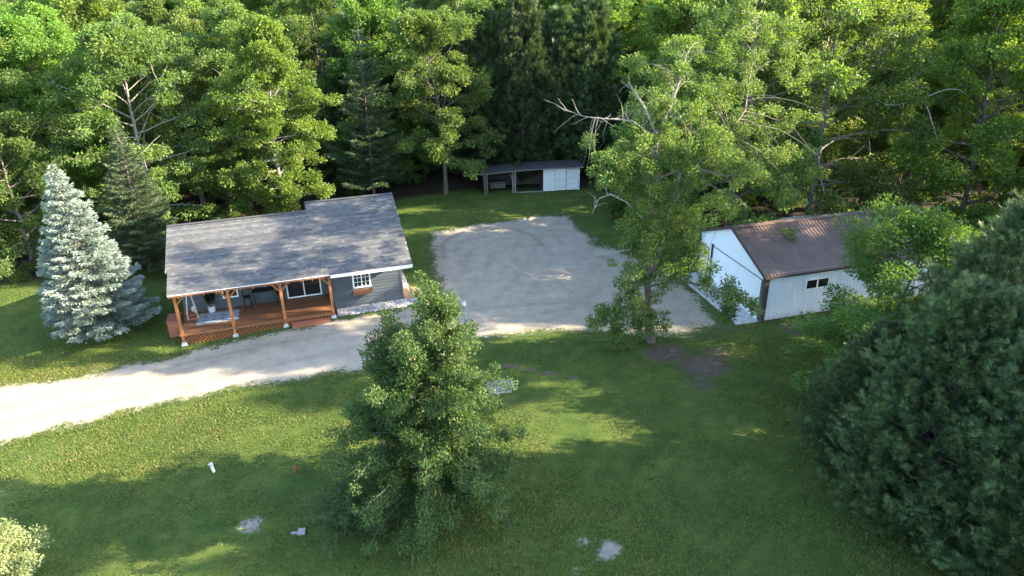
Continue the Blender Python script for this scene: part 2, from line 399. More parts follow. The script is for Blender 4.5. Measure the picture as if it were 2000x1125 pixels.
# woods floor: beyond the lawn edge
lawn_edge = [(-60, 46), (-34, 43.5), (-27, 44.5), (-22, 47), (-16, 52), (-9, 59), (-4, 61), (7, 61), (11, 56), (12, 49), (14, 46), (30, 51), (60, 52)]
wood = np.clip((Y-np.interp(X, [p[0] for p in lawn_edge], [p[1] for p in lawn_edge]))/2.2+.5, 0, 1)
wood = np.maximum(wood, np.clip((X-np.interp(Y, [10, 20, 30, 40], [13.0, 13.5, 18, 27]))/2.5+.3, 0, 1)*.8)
def grid_faces(ny, nx):
    i = np.arange(ny-1)[:, None]*nx+np.arange(nx-1)[None, :]
    return np.stack([i, i+1, i+nx+1, i+nx], -1).reshape(-1, 4)
m, nt, b = nodes_of('lawn_ground')
gcol = ramp(nt, noise(nt, .55, 7, .7), [(.25, (.034, .062, .015)), (.45, (.064, .100, .020)), (.62, (.108, .130, .030)), (.80, (.155, .142, .058))])
gcol = mix(nt, mathn(nt, 'MULTIPLY', noise(nt, 14, 5, .7), .55), gcol, (.030, .058, .014))
soil = ramp(nt, noise(nt, 5, 6, .65), [(.3, (.20, .175, .145)), (.7, (.31, .275, .23))])
brn = ramp(nt, noise(nt, 4, 6, .65), [(.3, (.060, .046, .036)), (.7, (.12, .095, .07))])
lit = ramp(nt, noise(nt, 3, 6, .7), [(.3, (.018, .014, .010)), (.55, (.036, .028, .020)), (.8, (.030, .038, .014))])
nz = mathn(nt, 'MULTIPLY', mathn(nt, 'SUBTRACT', noise(nt, 5, 8, .78), .5), 4.2)
def mask(nm, k=3.0, th=.30):
    return mathn(nt, 'MULTIPLY', mathn(nt, 'SUBTRACT', mathn(nt, 'ADD', attr(nt, nm), mathn(nt, 'MULTIPLY', nz, .22)), th), k, True)
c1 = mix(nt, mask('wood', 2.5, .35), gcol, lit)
c2 = mix(nt, mask('brown', 4, .38), c1, brn)
c3 = mix(nt, mask('bare', 5, .36), c2, soil)
nt.links.new(c3, b.inputs['Base Color']); b.inputs['Roughness'].default_value = .95; b.inputs['Specular IOR Level'].default_value = .1
bump(nt, b, noise(nt, 22, 5, .7), .9, .05)
M['ground'] = m
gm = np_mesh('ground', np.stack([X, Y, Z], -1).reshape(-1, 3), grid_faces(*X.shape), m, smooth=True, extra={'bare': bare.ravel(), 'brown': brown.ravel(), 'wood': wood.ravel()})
tag(obj('ground', gm), kind='structure')

# driveway sheet, feathered into the grass by its own edge attribute
st = .2; dx = np.arange(-75, 16, st); dy = np.arange(10, 57, st); DX, DY = np.meshgrid(dx, dy)
SD = drive_sd(DX, DY)
g1 = np.random.default_rng(5)
def smooth_noise(X, Y, sc, seed):
    g = np.random.default_rng(seed); s = 0
    for k in range(5):
        a = g.random()*6.28; f = sc*g.uniform(.6, 1.7); s = s+np.sin(X*f*math.cos(a)+Y*f*math.sin(a)+g.random()*6.28+1.3*np.sin(Y*f*.7*math.cos(a)-X*f*.5+k))
    return s/3
SD = SD+.24*smooth_noise(DX, DY, 1.6, 2)+.14*smooth_noise(DX, DY, 6, 4)
keep = SD > -.62
fc = grid_faces(*DX.shape); kf = keep.ravel()[fc].all(1); fc = fc[kf]
used, inv = np.unique(fc, return_inverse=True)
# wheel tracks: along the drive, and the turning circle on the pad
arc1 = [gpt(*p) for p in ((868, 505), (862, 485), (872, 468), (900, 455), (950, 447), (1000, 447), (1040, 460), (1060, 480))]
arc2 = [gpt(*p) for p in ((905, 520), (890, 490), (905, 470), (950, 462))]
trk1 = [gpt(*p) for p in ((0, 800), (300, 735), (560, 670), (760, 630), (960, 600), (1150, 590))]
trk2 = [gpt(*p) for p in ((0, 830), (330, 760), (600, 700), (800, 655), (1000, 620), (1200, 590))]
trk3 = [gpt(*p) for p in ((350, 712), (450, 690), (560, 668))]
trk4 = [gpt(*p) for p in ((960, 655), (1060, 638), (1100, 610), (1180, 560))]
def trkv(pts, w): return np.exp(-(line_d(DX, DY, pts)/w)**2)
def off(pts, d):
    P_ = np.array(pts); T_ = np.gradient(P_, axis=0); T_ /= np.linalg.norm(T_, axis=1)[:, None]; return [tuple(q) for q in P_+np.stack([-T_[:, 1], T_[:, 0]], 1)*d]
arc3 = [gpt(*p) for p in ((960, 640), (1010, 600), (1060, 540), (1080, 500), (1050, 470), (980, 465), (920, 490), (900, 540))]
arc4 = [gpt(*p) for p in ((1180, 620), (1100, 560), (1040, 500), (1060, 455), (1090, 432))]
track = np.maximum.reduce([trkv(arc1, .26)*1.0, trkv(off(arc1, 1.5), .2)*.5, trkv(arc2, .3)*.5, trkv(trk1, .22)*.55, trkv(off(trk1, .5), .14)*.4, trkv(trk2, .22)*.5, trkv(trk3, .2)*.9, trkv(off(trk3, .45), .12)*.6, trkv(trk4, .25)*.6,
                           trkv(arc3, .16)*.5, trkv(off(arc3, 1.5), .16)*.45, trkv(arc4, .16)*.5, trkv(off(arc4, 1.5), .16)*.4])
sparse = np.clip((DX-8.0)/3.0, 0, 1)*np.clip((47-DY)/6, 0, 1)
m, nt, b = nodes_of('sand_gravel')
sand = ramp(nt, noise(nt, 1.2, 7, .7), [(.25, (.240, .203, .152)), (.5, (.335, .288, .222)), (.8, (.430, .375, .297))])
strk = noise(nt, 2.4, 6, .75, 'Object', (.35, 3.2, 1, -.27))
sand = mix(nt, mathn(nt, 'MULTIPLY', mathn(nt, 'SUBTRACT', strk, .40), 1.5, True), sand, (.255, .225, .188))
peb = noise(nt, 26, 4, .8)
sand = mix(nt, mathn(nt, 'MULTIPLY', mathn(nt, 'SUBTRACT', peb, .58), 4.0, True), sand, (.20, .175, .15))
sand = mix(nt, mathn(nt, 'MULTIPLY', mathn(nt, 'SUBTRACT', noise(nt, 40, 3, .8), .60), 4.0, True), sand, (.56, .53, .48))
tn = mathn(nt, 'MULTIPLY', attr(nt, 'track'), mathn(nt, 'MULTIPLY', mathn(nt, 'SUBTRACT', noise(nt, 6, 6, .8), .22), 2.6, True))
blot = mathn(nt, 'MULTIPLY', mathn(nt, 'SUBTRACT', noise(nt, .45, 6, .7), .52), 3.0, True)
sand = mix(nt, mathn(nt, 'MULTIPLY', blot, .55), sand, (.225, .185, .145))
sand = mix(nt, mathn(nt, 'MULTIPLY', tn, .55), sand, (.135, .108, .085))
gr = ramp(nt, noise(nt, 5, 5, .7), [(.3, (.035, .062, .018)), (.7, (.085, .112, .035))])
e = mathn(nt, 'ADD', attr(nt, 'edge'), mathn(nt, 'MULTIPLY', mathn(nt, 'SUBTRACT', noise(nt, 4.5, 8, .8), .5), 2.8))
e = mathn(nt, 'SUBTRACT', e, mathn(nt, 'MULTIPLY', attr(nt, 'sparse'), mathn(nt, 'MULTIPLY', noise(nt, 1.3, 5, .7), 1.7)))
fac = mathn(nt, 'MULTIPLY_ADD', e, 3.0, True); nt.nodes[-1].inputs[2].default_value = .45
nt.links.new(mix(nt, fac, gr, sand), b.inputs['Base Color']); b.inputs['Roughness'].default_value = .95; b.inputs['Specular IOR Level'].default_value = .15
bh = mathn(nt, 'ADD', mathn(nt, 'MULTIPLY', strk, .7), mathn(nt, 'ADD', noise(nt, 9, 7, .75), mathn(nt, 'MULTIPLY', tn, -.5)))
bump(nt, b, bh, .9, .09)
M['sand'] = m
dv = np.stack([DX, DY, gz(DX, DY)+.022+g1.normal(size=DX.shape)*.004], -1).reshape(-1, 3)[used]
dm = np_mesh('driveway', dv, inv.reshape(fc.shape), m, smooth=True, extra={'edge': np.clip(SD, -1, 1.5).ravel()[used], 'track': track.ravel()[used], 'sparse': sparse.ravel()[used]})
tag(obj('driveway', dm), kind='structure')

# ------------------------------------------------------------------ building materials
M['siding'] = simple('slate_siding', (.055, .067, .081), .6, .14, 4, (1, 1, 6), 0, per_obj=.13)
M['sidetrim'] = simple('siding_trim', (.050, .060, .074), .6, .1)
M['white'] = simple('white_trim', (.80, .80, .78), .5, .05, 3)
M['cedarwood'] = simple('stained_wood', (.30, .115, .038), .55, .28, 5, (6, 6, .6), .2, per_obj=.12)
M['deckwood'] = simple('deck_wood', (.185, .080, .036), .55, .3, 3, (1.2, 9, 9), .2, per_obj=.2)
M['redwood'] = simple('red_brown_wood', (.27, .095, .055), .6, .15, 4, (1, 6, 6), .1)
M['concrete'] = simple('concrete', (.40, .39, .37), .9, .22, 3, None, .3)
M['concrete_light'] = simple('footing_concrete', (.40, .40, .385), .9, .2, 6, None, .3)
M['black'] = simple('black_metal', (.025, .025, .028), .5, .2)
M['dark'] = simple('deck_shade_black', (.03, .03, .032), .9, .2)
M['rope'] = simple('rope', (.60, .56, .48), .9, .15, 20)
M['pot'] = simple('pale_pot', (.50, .53, .53), .6, .1)
M['porchceil'] = simple('porch_ceiling_wood', (.20, .085, .04), .7, .2)
M['gwall'] = simple('white_ribbed_steel', (.62, .70, .78), .42, .05, 1.5, (1, 1, .4), 0, 0, .02)
_nt = M['gwall'].node_tree; _b = _nt.nodes['Principled BSDF']; _src = _b.inputs['Base Color'].links[0].from_socket
_tc = N(_nt, 'ShaderNodeTexCoord'); _sp = N(_nt, 'ShaderNodeSeparateXYZ'); _nt.links.new(_tc.outputs['Object'], _sp.inputs[0])
_d = mathn(_nt, 'SUBTRACT', mathn(_nt, 'MULTIPLY', noise(_nt, 3.5, 6, .75), 1.15), mathn(_nt, 'MULTIPLY', _sp.outputs[2], 1.15), True)
_nt.links.new(mix(_nt, mathn(_nt, 'MULTIPLY', _d, .7), _src, (.22, .17, .13)), _b.inputs['Base Color'])
M['gdoor'] = simple('white_door_steel', (.68, .74, .80), .45, .03, 1.0)
M['gtrim'] = simple('dark_bronze_trim', (.055, .045, .045), .5, .12)
M['groof'] = simple('brown_steel_roof', (.105, .073, .063), .42, .22, 1.8, (1, .35, 1), 0, .0, .06)
M['grey_wood'] = simple('weathered_wood', (.185, .168, .155), .9, .35, 4, (5, 5, .8), .4, per_obj=.2)
M['dark_wood'] = simple('dark_old_boards', (.060, .048, .042), .9, .35, 4, (1, 6, 6), .3, per_obj=.35)
M['shedwhite'] = simple('peeling_white_paint', (.60, .62, .62), .8, .2, 4, (3, 3, 1), .2, per_obj=.10)
M['shedroof'] = simple('black_roll_roofing', (.040, .038, .042), .9, .3, 3)
M['platwood'] = simple('new_brown_deck_wood', (.30, .19, .115), .7, .25, 4, (6, 1, 6), .2, per_obj=.15)
M['stone'] = simple('river_stone', (.36, .36, .37), .85, .55, 9)
M['pipe_white'] = simple('white_pvc', (.80, .80, .78), .4, .04)
M['rust'] = simple('rusty_red_paint', (.22, .055, .03), .75, .4, 12)
M['paver'] = simple('pink_paver', (.30, .25, .245), .9, .12, 8)
M['slab'] = simple('grey_board', (.16, .165, .17), .9, .3, 5, (1, 4, 1), .2)
M['greyplastic'] = simple('grey_metal', (.22, .25, .30), .5, .12)
m, nt, b = nodes_of('window_glass'); b.inputs['Base Color'].default_value = (.012, .014, .017, 1); b.inputs['Roughness'].default_value = .06; b.inputs['Specular IOR Level'].default_value = .6
M['glass'] = m
m, nt, b = nodes_of('roof_shingles')
c = ramp(nt, attr(nt, 'tint'), [(0, (.036, .038, .041)), (.5, (.066, .068, .071)), (1, (.122, .121, .119))])
c = mix(nt, mathn(nt, 'MULTIPLY', noise(nt, 40, 3, .8), .3), c, (.08, .085, .095)); c = mix(nt, mathn(nt, 'MULTIPLY', mathn(nt, 'SUBTRACT', noise(nt, .6, 5, .6), .5), 1.6, True), c, (.096, .093, .089)); nt.links.new(c, b.inputs['Base Color']); b.inputs['Roughness'].default_value = .9
M['shingle'] = m
m, nt, b = nodes_of('patterned_rug')
tc = N(nt, 'ShaderNodeTexCoord'); mp = N(nt, 'ShaderNodeMapping'); mp.inputs['Scale'].default_value = (1, 1, 1); nt.links.new(tc.outputs['Object'], mp.inputs[0])
sx = N(nt, 'ShaderNodeSeparateXYZ'); nt.links.new(mp.outputs[0], sx.inputs[0])
fx = mathn(nt, 'PINGPONG', mathn(nt, 'MULTIPLY', sx.outputs[0], 4.4), 1.0); fy = mathn(nt, 'PINGPONG', mathn(nt, 'MULTIPLY', sx.outputs[1], 4.4), 1.0)
rr_ = mathn(nt, 'SQRT', mathn(nt, 'ADD', mathn(nt, 'MULTIPLY', fx, fx), mathn(nt, 'MULTIPLY', fy, fy)))
ring = ramp(nt, rr_, [(.20, (.36, .40, .43)), (.24, (.06, .085, .13)), (.52, (.07, .10, .155)), (.56, (.40, .43, .45)), (.80, (.38, .42, .45)), (.86, (.13, .18, .25)), (1.0, (.28, .33, .37))])
nt.links.new(ring, b.inputs['Base Color']); b.inputs['Roughness'].default_value = .95
M['rug'] = m

# ------------------------------------------------------------------ house
HX, HY, HT = -17.92, 34.91, .297
LP, UR, DZ, WP, WR = 8.16, 12.23, .38, 2.55, 1.0    # porch length, house length, deck height, porch wall, right wall
house = empty('house', (HX, HY, 0), HT)
tag(house, 'slate blue single-storey house with grey shingle roof and stained wood porch', 'house')
def hloc(u, v): return np.array([HX+math.cos(HT)*u-math.sin(HT)*v, HY+math.sin(HT)*u+math.cos(HT)*v])
SL, EV, EZ = .396, -.414, 2.863
def roof_z(v): return EZ+SL*(v-EV)
VL, VR = 4.77, 5.52
def hz(u, v): return float(gz(*hloc(u, v)))
def siding_wall(name, axis, c, a0, a1, z0, z1, openings, out, parent, top=None, corner=True):
    """lap siding: one board per course, split by openings; axis 'u' = wall runs along u at v=c, 'v' = runs along v at u=c; out = outward sign"""
    w = MB(); th = .12
    def bx(mb, s0, s1, d0, d1, zz0, zz1):
        lo, hi = sorted((c+out*d0, c+out*d1))
        if axis == 'u': mb.box(s0, s1, lo, hi, zz0, zz1)
        else: mb.box(lo, hi, s0, s1, zz0, zz1)
    cuts = sorted({a0, a1, *[o[0] for o in openings], *[o[1] for o in openings]})
    for s0, s1 in zip(cuts[:-1], cuts[1:]):
        mid = (s0+s1)/2; zt = z1 if top is None else min(top(s0), top(s1))
        hs = sorted([(o[2], o[3]) for o in openings if o[0] < mid < o[1]]); zc = z0
        for h0, h1 in hs: bx(w, s0, s1, -th, 0, zc, h0); zc = h1
        if zt > zc: bx(w, s0, s1, -th, 0, zc, zt)
    wall = w.build(name, M['sidetrim'], parent)
    ch = .19; z = z0; k = 0
    zmax = z1 if top is None else max(top(a0), top(a1), top((a0+a1)/2))
    while z < zmax-.03:
        ze = min(z+ch, zmax); segs = [(a0, a1)]
        if top is not None:
            ok = [s for s in np.linspace(a0, a1, 120) if top(s) >= ze]
            if not ok: break
            segs = [(min(ok), max(ok))]
        for o in openings:
            if o[2] < ze and o[3] > z:
                segs = [q for s in segs for q in ((s[0], min(s[1], o[0])), (max(s[0], o[1]), s[1])) if q[1]-q[0] > .02]
        for s0, s1 in segs:
            bm_ = MB(); y0, yb, yt = c+out*.002, c+out*.046, c+out*.008
            pr = [(y0, z), (yb, z), (yt, ze), (y0, ze)]
            if axis == 'u': vs = [(s, y, zz) for s in (s0, s1) for y, zz in pr]
            else: vs = [(y, s, zz) for s in (s0, s1) for y, zz in pr]
            bm_.poly(vs, [(0, 1, 2, 3), (7, 6, 5, 4), (0, 4, 5, 1), (1, 5, 6, 2), (2, 6, 7, 3), (3, 7, 4, 0)])
            bm_.build('siding_board', M['siding'], wall)
        z = ze; k += 1
    return wall
def window_unit(name, u0, u1, z0, z1, v, parent, cols=1, rows=1, sash=2, fr=.07, casing=True):
    """frame with sashes, panes and glazing bars in a wall facing -v"""
    f = MB()
    f.box(u0, u1, v-.05, v+.04, z0, z0+fr).box(u0, u1, v-.05, v+.04, z1-fr, z1)
    f.box(u0, u0+fr, v-.05, v+.04, z0+fr, z1-fr).box(u1-fr, u1, v-.05, v+.04, z0+fr, z1-fr)
    w = (u1-u0-2*fr)/sash
    for k in range(1, sash): f.box(u0+fr+k*w-.03, u0+fr+k*w+.03, v-.045, v+.035, z0+fr, z1-fr)
    t = f.build(name, M['white'], parent)
    for k in range(sash):
        a = u0+fr+k*w+(.03 if k else 0); e = u0+fr+(k+1)*w-(.03 if k < sash-1 else 0)
        MB().box(a, e, v-.004, v+.008, z0+fr, z1-fr).build('pane', M['glass'], t)
        for i in range(1, cols): x = a+(e-a)*i/cols; MB().box(x-.012, x+.012, v-.022, v-.006, z0+fr, z1-fr).build('glazing_bar', M['white'], t)
        for i in range(1, rows): z = z0+fr+(z1-z0-2*fr)*i/rows; MB().box(a, e, v-.024, v-.0065, z-.012, z+.012).build('glazing_bar', M['white'], t)
    return t
# openings (along, z)
pd = (5.68, 7.66, DZ+.03, DZ+2.06); w1 = (2.15, 3.02, .98, 1.95); w2 = (9.40, 10.44, 1.18, 2.16)
siding_wall('porch_wall', 'u', WP, .05, LP+.06, -.2, roof_z(WP)-.28, [pd, w1], -1, house)
siding_wall('front_wall', 'u', WR, LP+.10, UR, 0.0, roof_z(WR)-.28, [w2], -1, house)
siding_wall('return_wall', 'v', LP+.08, WR+.02, WP-.02, 0.0, roof_z(WR)-.28, [], -1, house)
BR, BL = 2*VR-WR, 2*VL-WP+1.4
siding_wall('right_end_wall', 'v', UR, WR, BR, 0.0, 0, [(2.6, 3.55, .36, 2.42)], 1, house, top=lambda v: roof_z(min(v, 2*VR-v))-.28)
siding_wall('left_end_wall', 'v', .05, WP, 2*VL-WP, -.3, 0, [], -1, house, top=lambda v: roof_z(min(v, 2*VL-v))-.28)
back = MB().box(.05, 7.5, 2*VL-WP-.12, 2*VL-WP, -.3, roof_z(WP)-.28); back.box(7.5, UR, BR-.12, BR, 0, roof_z(WR)-.28)
back.box(7.44, 7.56, 2*VL-WP, BR-.12, 0, roof_z(WR)-.3)
back.build('rear_wall', M['siding'], house)
cb = MB(); cb.box(UR-.10, UR+.034, WR-.045, WR+.03, 0, roof_z(WR)-.28); cb.build('corner_board', M['sidetrim'], house)
# side door
sdr = MB().box(UR-.02, UR+.02, 2.68, 3.47, .40, 2.34).build('side_door', M['white'], house)
MB().box(UR+.021, UR+.05, 2.60, 2.68, .36, 2.42).box(UR+.021, UR+.05, 3.47, 3.55, .36, 2.42).box(UR+.021, UR+.05, 2.68, 3.47, 2.34, 2.42).build('door_frame', M['white'], sdr)
MB().lathe((0, 0, 0), [(.01, 0), (.03, .02), (.03, .05), (.01, .06)], 8).build('door_handle', M['black'], sdr).matrix_local = mathutils.Matrix.Translation((UR+.02, 2.76, 1.35)) @ mathutils.Matrix.Rotation(R(90), 4, 'Y')
window_unit('patio_door', pd[0], pd[1], pd[2], pd[3], WP, house, 1, 1, 2, .075)
window_unit('porch_window', w1[0], w1[1], w1[2], w1[3], WP, house, 1, 2, 1, .08)
window_unit('front_window', w2[0], w2[1], w2[2], w2[3], WR, house, 2, 3, 2, .085)
fb = MB().box(9.36, 10.46, WR-.30, WR-.035, .84, .862); fb.box(9.36, 10.46, WR-.30, WR-.275, .862, 1.08); fb.box(9.36, 10.46, WR-.06, WR-.035, .862, 1.08)
fb.box(9.36, 9.39, WR-.275, WR-.06, .862, 1.08).box(10.43, 10.46, WR-.275, WR-.06, .862, 1.08)
fb.build('flower_box', M['deckwood'], house)
MB().box(9.39, 10.43, WR-.275, WR-.06, .90, 1.02).build('potting_soil', M['dark_wood'], house)
# spigot pipe on the stones
MB().tube([(10.45, WR-.35, -.02), (10.45, WR-.35, .22)], [.02, .02], 8).build('vent_pipe', M['pipe_white'], house)

# roof: slabs + shingle tabs
roof = MB()
def slab(mb, u0, u1, v0, v1, zf, t=.16):
    mb.poly([(u0, v0, zf(v0)), (u1, v0, zf(v0)), (u1, v1, zf(v1)), (u0, v1, zf(v1)), (u0, v0, zf(v0)-t), (u1, v0, zf(v0)-t), (u1, v1, zf(v1)-t), (u0, v1, zf(v1)-t)],
            [(0, 1, 2, 3), (7, 6, 5, 4), (0, 4, 5, 1), (1, 5, 6, 2), (2, 6, 7, 3), (3, 7, 4, 0)])
fz = lambda v: roof_z(v)-.012
OL, OR = -.26, UR+.46
slab(roof, OL+.10, LP-.02, EV, 1.30, fz); slab(roof, OL, 7.43, 1.30, VL, fz); slab(roof, 7.43, LP-.02, 1.30, VR, fz)
slab(roof, LP-.02, OR, EV-.03, VR, fz)
slab(roof, OL, 7.43, VL, 2*VL-EV, lambda v: roof_z(2*VL-v)-.012); slab(roof, 7.43, OR, VR, 2*VR-EV, lambda v: roof_z(2*VR-v)-.012)
roof_o = roof.build('roof', M['porchceil'], house)
def tabs(u0, u1, v0, v1, seed, mirror=None):
    g = np.random.default_rng(seed); k = math.sqrt(1+SL*SL); step = .135; V, F, T = [], [], []; n = 0
    rows = int((v1-v0)*k/step)+1
    for r in range(rows):
        s0 = v0+r*step/k; s1 = min(v1, s0+step*1.25/k)
        if s0 >= v1-.01: break
        u = u0-g.random()*.3; rt0_ = g.normal()*.13
        while u < u1:
            w = g.choice([.12, .18, .24, .3]); a, e = max(u, u0), min(u+w-.006, u1); u += w
            if e-a < .03: continue
            h = .011+.003*g.random(); t = np.clip(.48+rt0_+g.normal()*.19, 0, 1)
            zz = []
            for vv, hh in ((s0, h+.006), (s1, h*.3)):
                zz.append(roof_z(vv)+hh-.006)
            v_a, v_b = (s0, s1) if mirror is None else (2*mirror-s0, 2*mirror-s1)
            P = [(a, v_a, zz[0]), (e, v_a, zz[0]), (e, v_b, zz[1]), (a, v_b, zz[1]), (a, v_a, zz[0]-h-.012), (e, v_a, zz[0]-h-.012), (e, v_b, zz[1]-.02), (a, v_b, zz[1]-.02)]
            V += P; F += [(n, n+1, n+2, n+3), (n, n+4, n+5, n+1), (n+1, n+5, n+6, n+2), (n+3, n+7, n+4, n)] if mirror is None else [(n+3, n+2, n+1, n), (n+1, n+5, n+4, n), (n+2, n+6, n+5, n+1), (n, n+4, n+7, n+3)]
            T += [t]*8; n += 8
    return np.array(V), np.array(F), np.array(T)
def tab_mesh(parts):
    Vs, Fs, Ts, o = [], [], [], 0
    for V, F, T in parts: Vs.append(V); Fs.append(F+o); Ts.append(T); o += len(V)
    return np_mesh('shingles', np.concatenate(Vs), np.concatenate(Fs), M['shingle'], np.concatenate(Ts))
tag(obj('shingles', tab_mesh([tabs(OL+.08, LP-.02, EV-.03, 1.30, 1), tabs(OL-.03, 7.43, 1.302, VL, 2), tabs(7.432, LP-.02, 1.302, VR, 3), tabs(LP-.018, OR+.03, EV-.06, VR, 4)]), roof_o), kind='stuff')
tag(obj('shingles', tab_mesh([tabs(OL-.03, 7.43, EV-.03, VL, 5, VL), tabs(7.432, OR+.03, EV-.03, VR, 6, VR)]), roof_o), kind='stuff')
rc = MB(); rc.beam((OL-.03, VL, roof_z(VL)+.012), (7.43, VL, roof_z(VL)+.012), .26, .02); rc.beam((7.40, VR, roof_z(VR)+.012), (OR+.03, VR, roof_z(VR)+.012), .26, .02); rc.build('ridge_cap', M['shingle'], roof_o)
MB().box(OL+.10, LP-.02, EV-.034, EV-.002, EZ-.06, EZ-.024).build('drip_edge', M['white'], roof_o)
MB().box(LP, OR+.02, EV-.07, EV-.032, EZ-.235, EZ-.045).build('fascia', M['white'], roof_o)
rk = MB()
rk.beam((OR+.018, EV-.03, roof_z(EV-.03)-.10), (OR+.018, VR, roof_z(VR)-.10), .03, .15); rk.beam((OR+.018, VR, roof_z(VR)-.10), (OR+.018, 2*VR-EV, roof_z(EV)-.10), .03, .15)
rk.beam((OL-.018, 1.3, roof_z(1.3)-.10), (OL-.018, VL, roof_z(VL)-.10), .03, .15); rk.beam((OL-.018, VL, roof_z(VL)-.10), (OL-.018, 2*VL-EV, roof_z(EV)-.10), .03, .15)
rk.build('rake_board', M['white'], roof_o)
MB().box(LP, OR, EV-.03, WR-.035, roof_z(EV)-.245, roof_z(EV)-.225).build('soffit', M['white'], roof_o)

# porch
posts_u = [0.08, LP/3, 2*LP/3, LP-.08]
beam_z = roof_z(0)-.40
MB().box(0, LP, -.09, .09, beam_z, beam_z+.20).build('porch_beam', M['cedarwood'], house)
MB().box(-.02, .10, .095, WP-.05, beam_z, beam_z+.18).build('side_beam', M['cedarwood'], house)
for i in range(13):
    u = .35+i*(LP-.7)/12
    r = MB(); r.beam((u, EV+.02, roof_z(EV+.02)-.245), (u, WP-.06, roof_z(WP-.06)-.245), .045, .13); r.build('rafter', M['cedarwood'], house)
for i, u in enumerate(posts_u):
    g_ = hz(u, 0)
    p = MB().box(u-.075, u+.075, -.075, .075, g_+.18, beam_z-.003).build('porch_post', M['cedarwood'], house)
    ft = MB().poly([(u-.17, -.17, g_-.05), (u+.17, -.17, g_-.05), (u+.17, .17, g_-.05), (u-.17, .17, g_-.05), (u-.11, -.11, g_+.178), (u+.11, -.11, g_+.178), (u+.11, .11, g_+.178), (u-.11, .11, g_+.178)],
                   [(0, 3, 2, 1), (4, 5, 6, 7), (0, 1, 5, 4), (1, 2, 6, 5), (2, 3, 7, 6), (3, 0, 4, 7)])
    ft.build('footing', M['concrete_light'], p)
    for s in (-1, 1):
        if (i == 0 and s < 0) or (i == 3 and s > 0): continue
        k = MB(); k.beam((u+s*.06, 0, beam_z-.52), (u+s*.50, 0, beam_z-.02), .07, .08, (0, 1, 0)); k.build('brace', M['cedarwood'], p)
deck = MB().box(.0, LP-.02, .05, WP-.01, DZ-.20, DZ-.034).build('porch_deck', M['redwood'], house)
nb = 18
for i in range(nb):
    v0 = -.02+i*(WP-.0)/nb
    for (a, e) in ((-.04, 4.1 if i % 2 else 5.3), (4.1 if i % 2 else 5.3, LP+.0)):
        if i == 0 or True: MB().box(a+.002, e-.002, v0, v0+(WP)/nb-.007, DZ-.03, DZ).build('deck_board', M['deckwood'], deck)
MB().box(-.05, LP+.02, -.125, -.085, DZ-.135, DZ-.005).build('fascia_board', M['deckwood'], deck)
def lattice(pa, pb, zt, name='lattice'):
    """diagonal slats between two plan points, filling from the ground to zt"""
    pa = np.array(pa, float); pb = np.array(pb, float); Lg = np.linalg.norm(pb-pa); d = (pb-pa)/Lg; nrm = np.array([d[1], -d[0]]); mb = MB()
    za = hz(*pa)+.0; zb = hz(*pb)+.0
    for lay, sg in ((0, 1), (1, -1)):
        s = -1.2
        while s < Lg+1.2:
            pts = []
            for q in np.linspace(0, .9, 19):
                xx = s+sg*q; zz = zt-q
                if 0 <= xx <= Lg and zz >= za+(zb-za)*xx/Lg-.02: pts.append((xx, zz))
            if len(pts) >= 2:
                (x0, z0), (x1, z1) = pts[0], pts[-1]; o = nrm*(lay*.012)
                a = pa+d*x0+o; e = pa+d*x1+o
                mb.beam((a[0], a[1], z0), (e[0], e[1], z1), .010, .032, (d[0]*-sg*0+0.0, 0, 1))
            s += .20
    return tag(mb.build(name, M['cedarwood'], deck), kind='stuff')
for a, e in zip(posts_u[:-1], posts_u[1:]): lattice((a+.08, -.055), (e-.08, -.055), DZ-.13)
lattice((.0, WP-.1), (.0, .12), DZ-.03)
MB().box(.05, LP-.1, .25, .27, -.35, DZ-.21).build('under_deck_shade', M['dark'], deck)  # dark sheet behind the lattice, standing in for the shade under the deck
stp = empty('porch_step', (*hloc(6.80, -.36), hz(6.8, -.36)), HT)
tag(stp, 'low red-brown wooden step in front of the porch lattice', 'step')
MB().box(-1.05, 1.05, -.20, .20, .15, .19).build('tread', M['redwood'], stp)
MB().box(-1.03, 1.03, -.185, -.155, -.02, .148).box(-1.03, -1.0, -.154, .18, -.02, .148).box(1.0, 1.03, -.154, .18, -.02, .148).build('riser', M['redwood'], stp)

# things on the porch
rug = MB().box(0, 2.25, 0, 1.42, 0, .012).build('outdoor_rug', M['rug'], None, (*hloc(.72, .72), DZ), HT)
tag(rug, 'blue and white patterned rug lying on the porch floor', 'rug')
pp = empty('potted_plant', (*hloc(1.50, 2.26), DZ), HT); tag(pp, 'dark leafy plant in a pale round pot on the porch', 'plant')
MB().lathe((0, 0, 0), [(.16, 0), (.19, .05), (.215, .38), (.19, .38), (.18, .33)], 20).build('pot', M['pot'], pp)
gq = np.random.default_rng(21)
n_ = 260; hh = gq.random(n_)**.6; aa = gq.random(n_)*6.28; P = np.stack([np.cos(aa)*.16*hh, np.sin(aa)*.16*hh-.02, .36+hh*.75], 1)
D = unit(np.stack([np.cos(aa), np.sin(aa), gq.uniform(-.1, 1.1, n_)], 1)); V, F = leaf_quads(P, D, unit(gq.normal(size=(n_, 3))*.4+np.array([0, 0, 1.])), .26, .05)
P2 = V.copy(); P2[:, 1] = np.minimum(P2[:, 1], .24)
obj('foliage', np_mesh('foliage', P2, F, M['plant'], np.repeat(gq.random(n_), 4)), pp)
MB().tube([(0, 0, .32), (.01, 0, .8), (0, .01, 1.15)], [.02, .016, .008], 6).build('stem', M['bark'], pp)
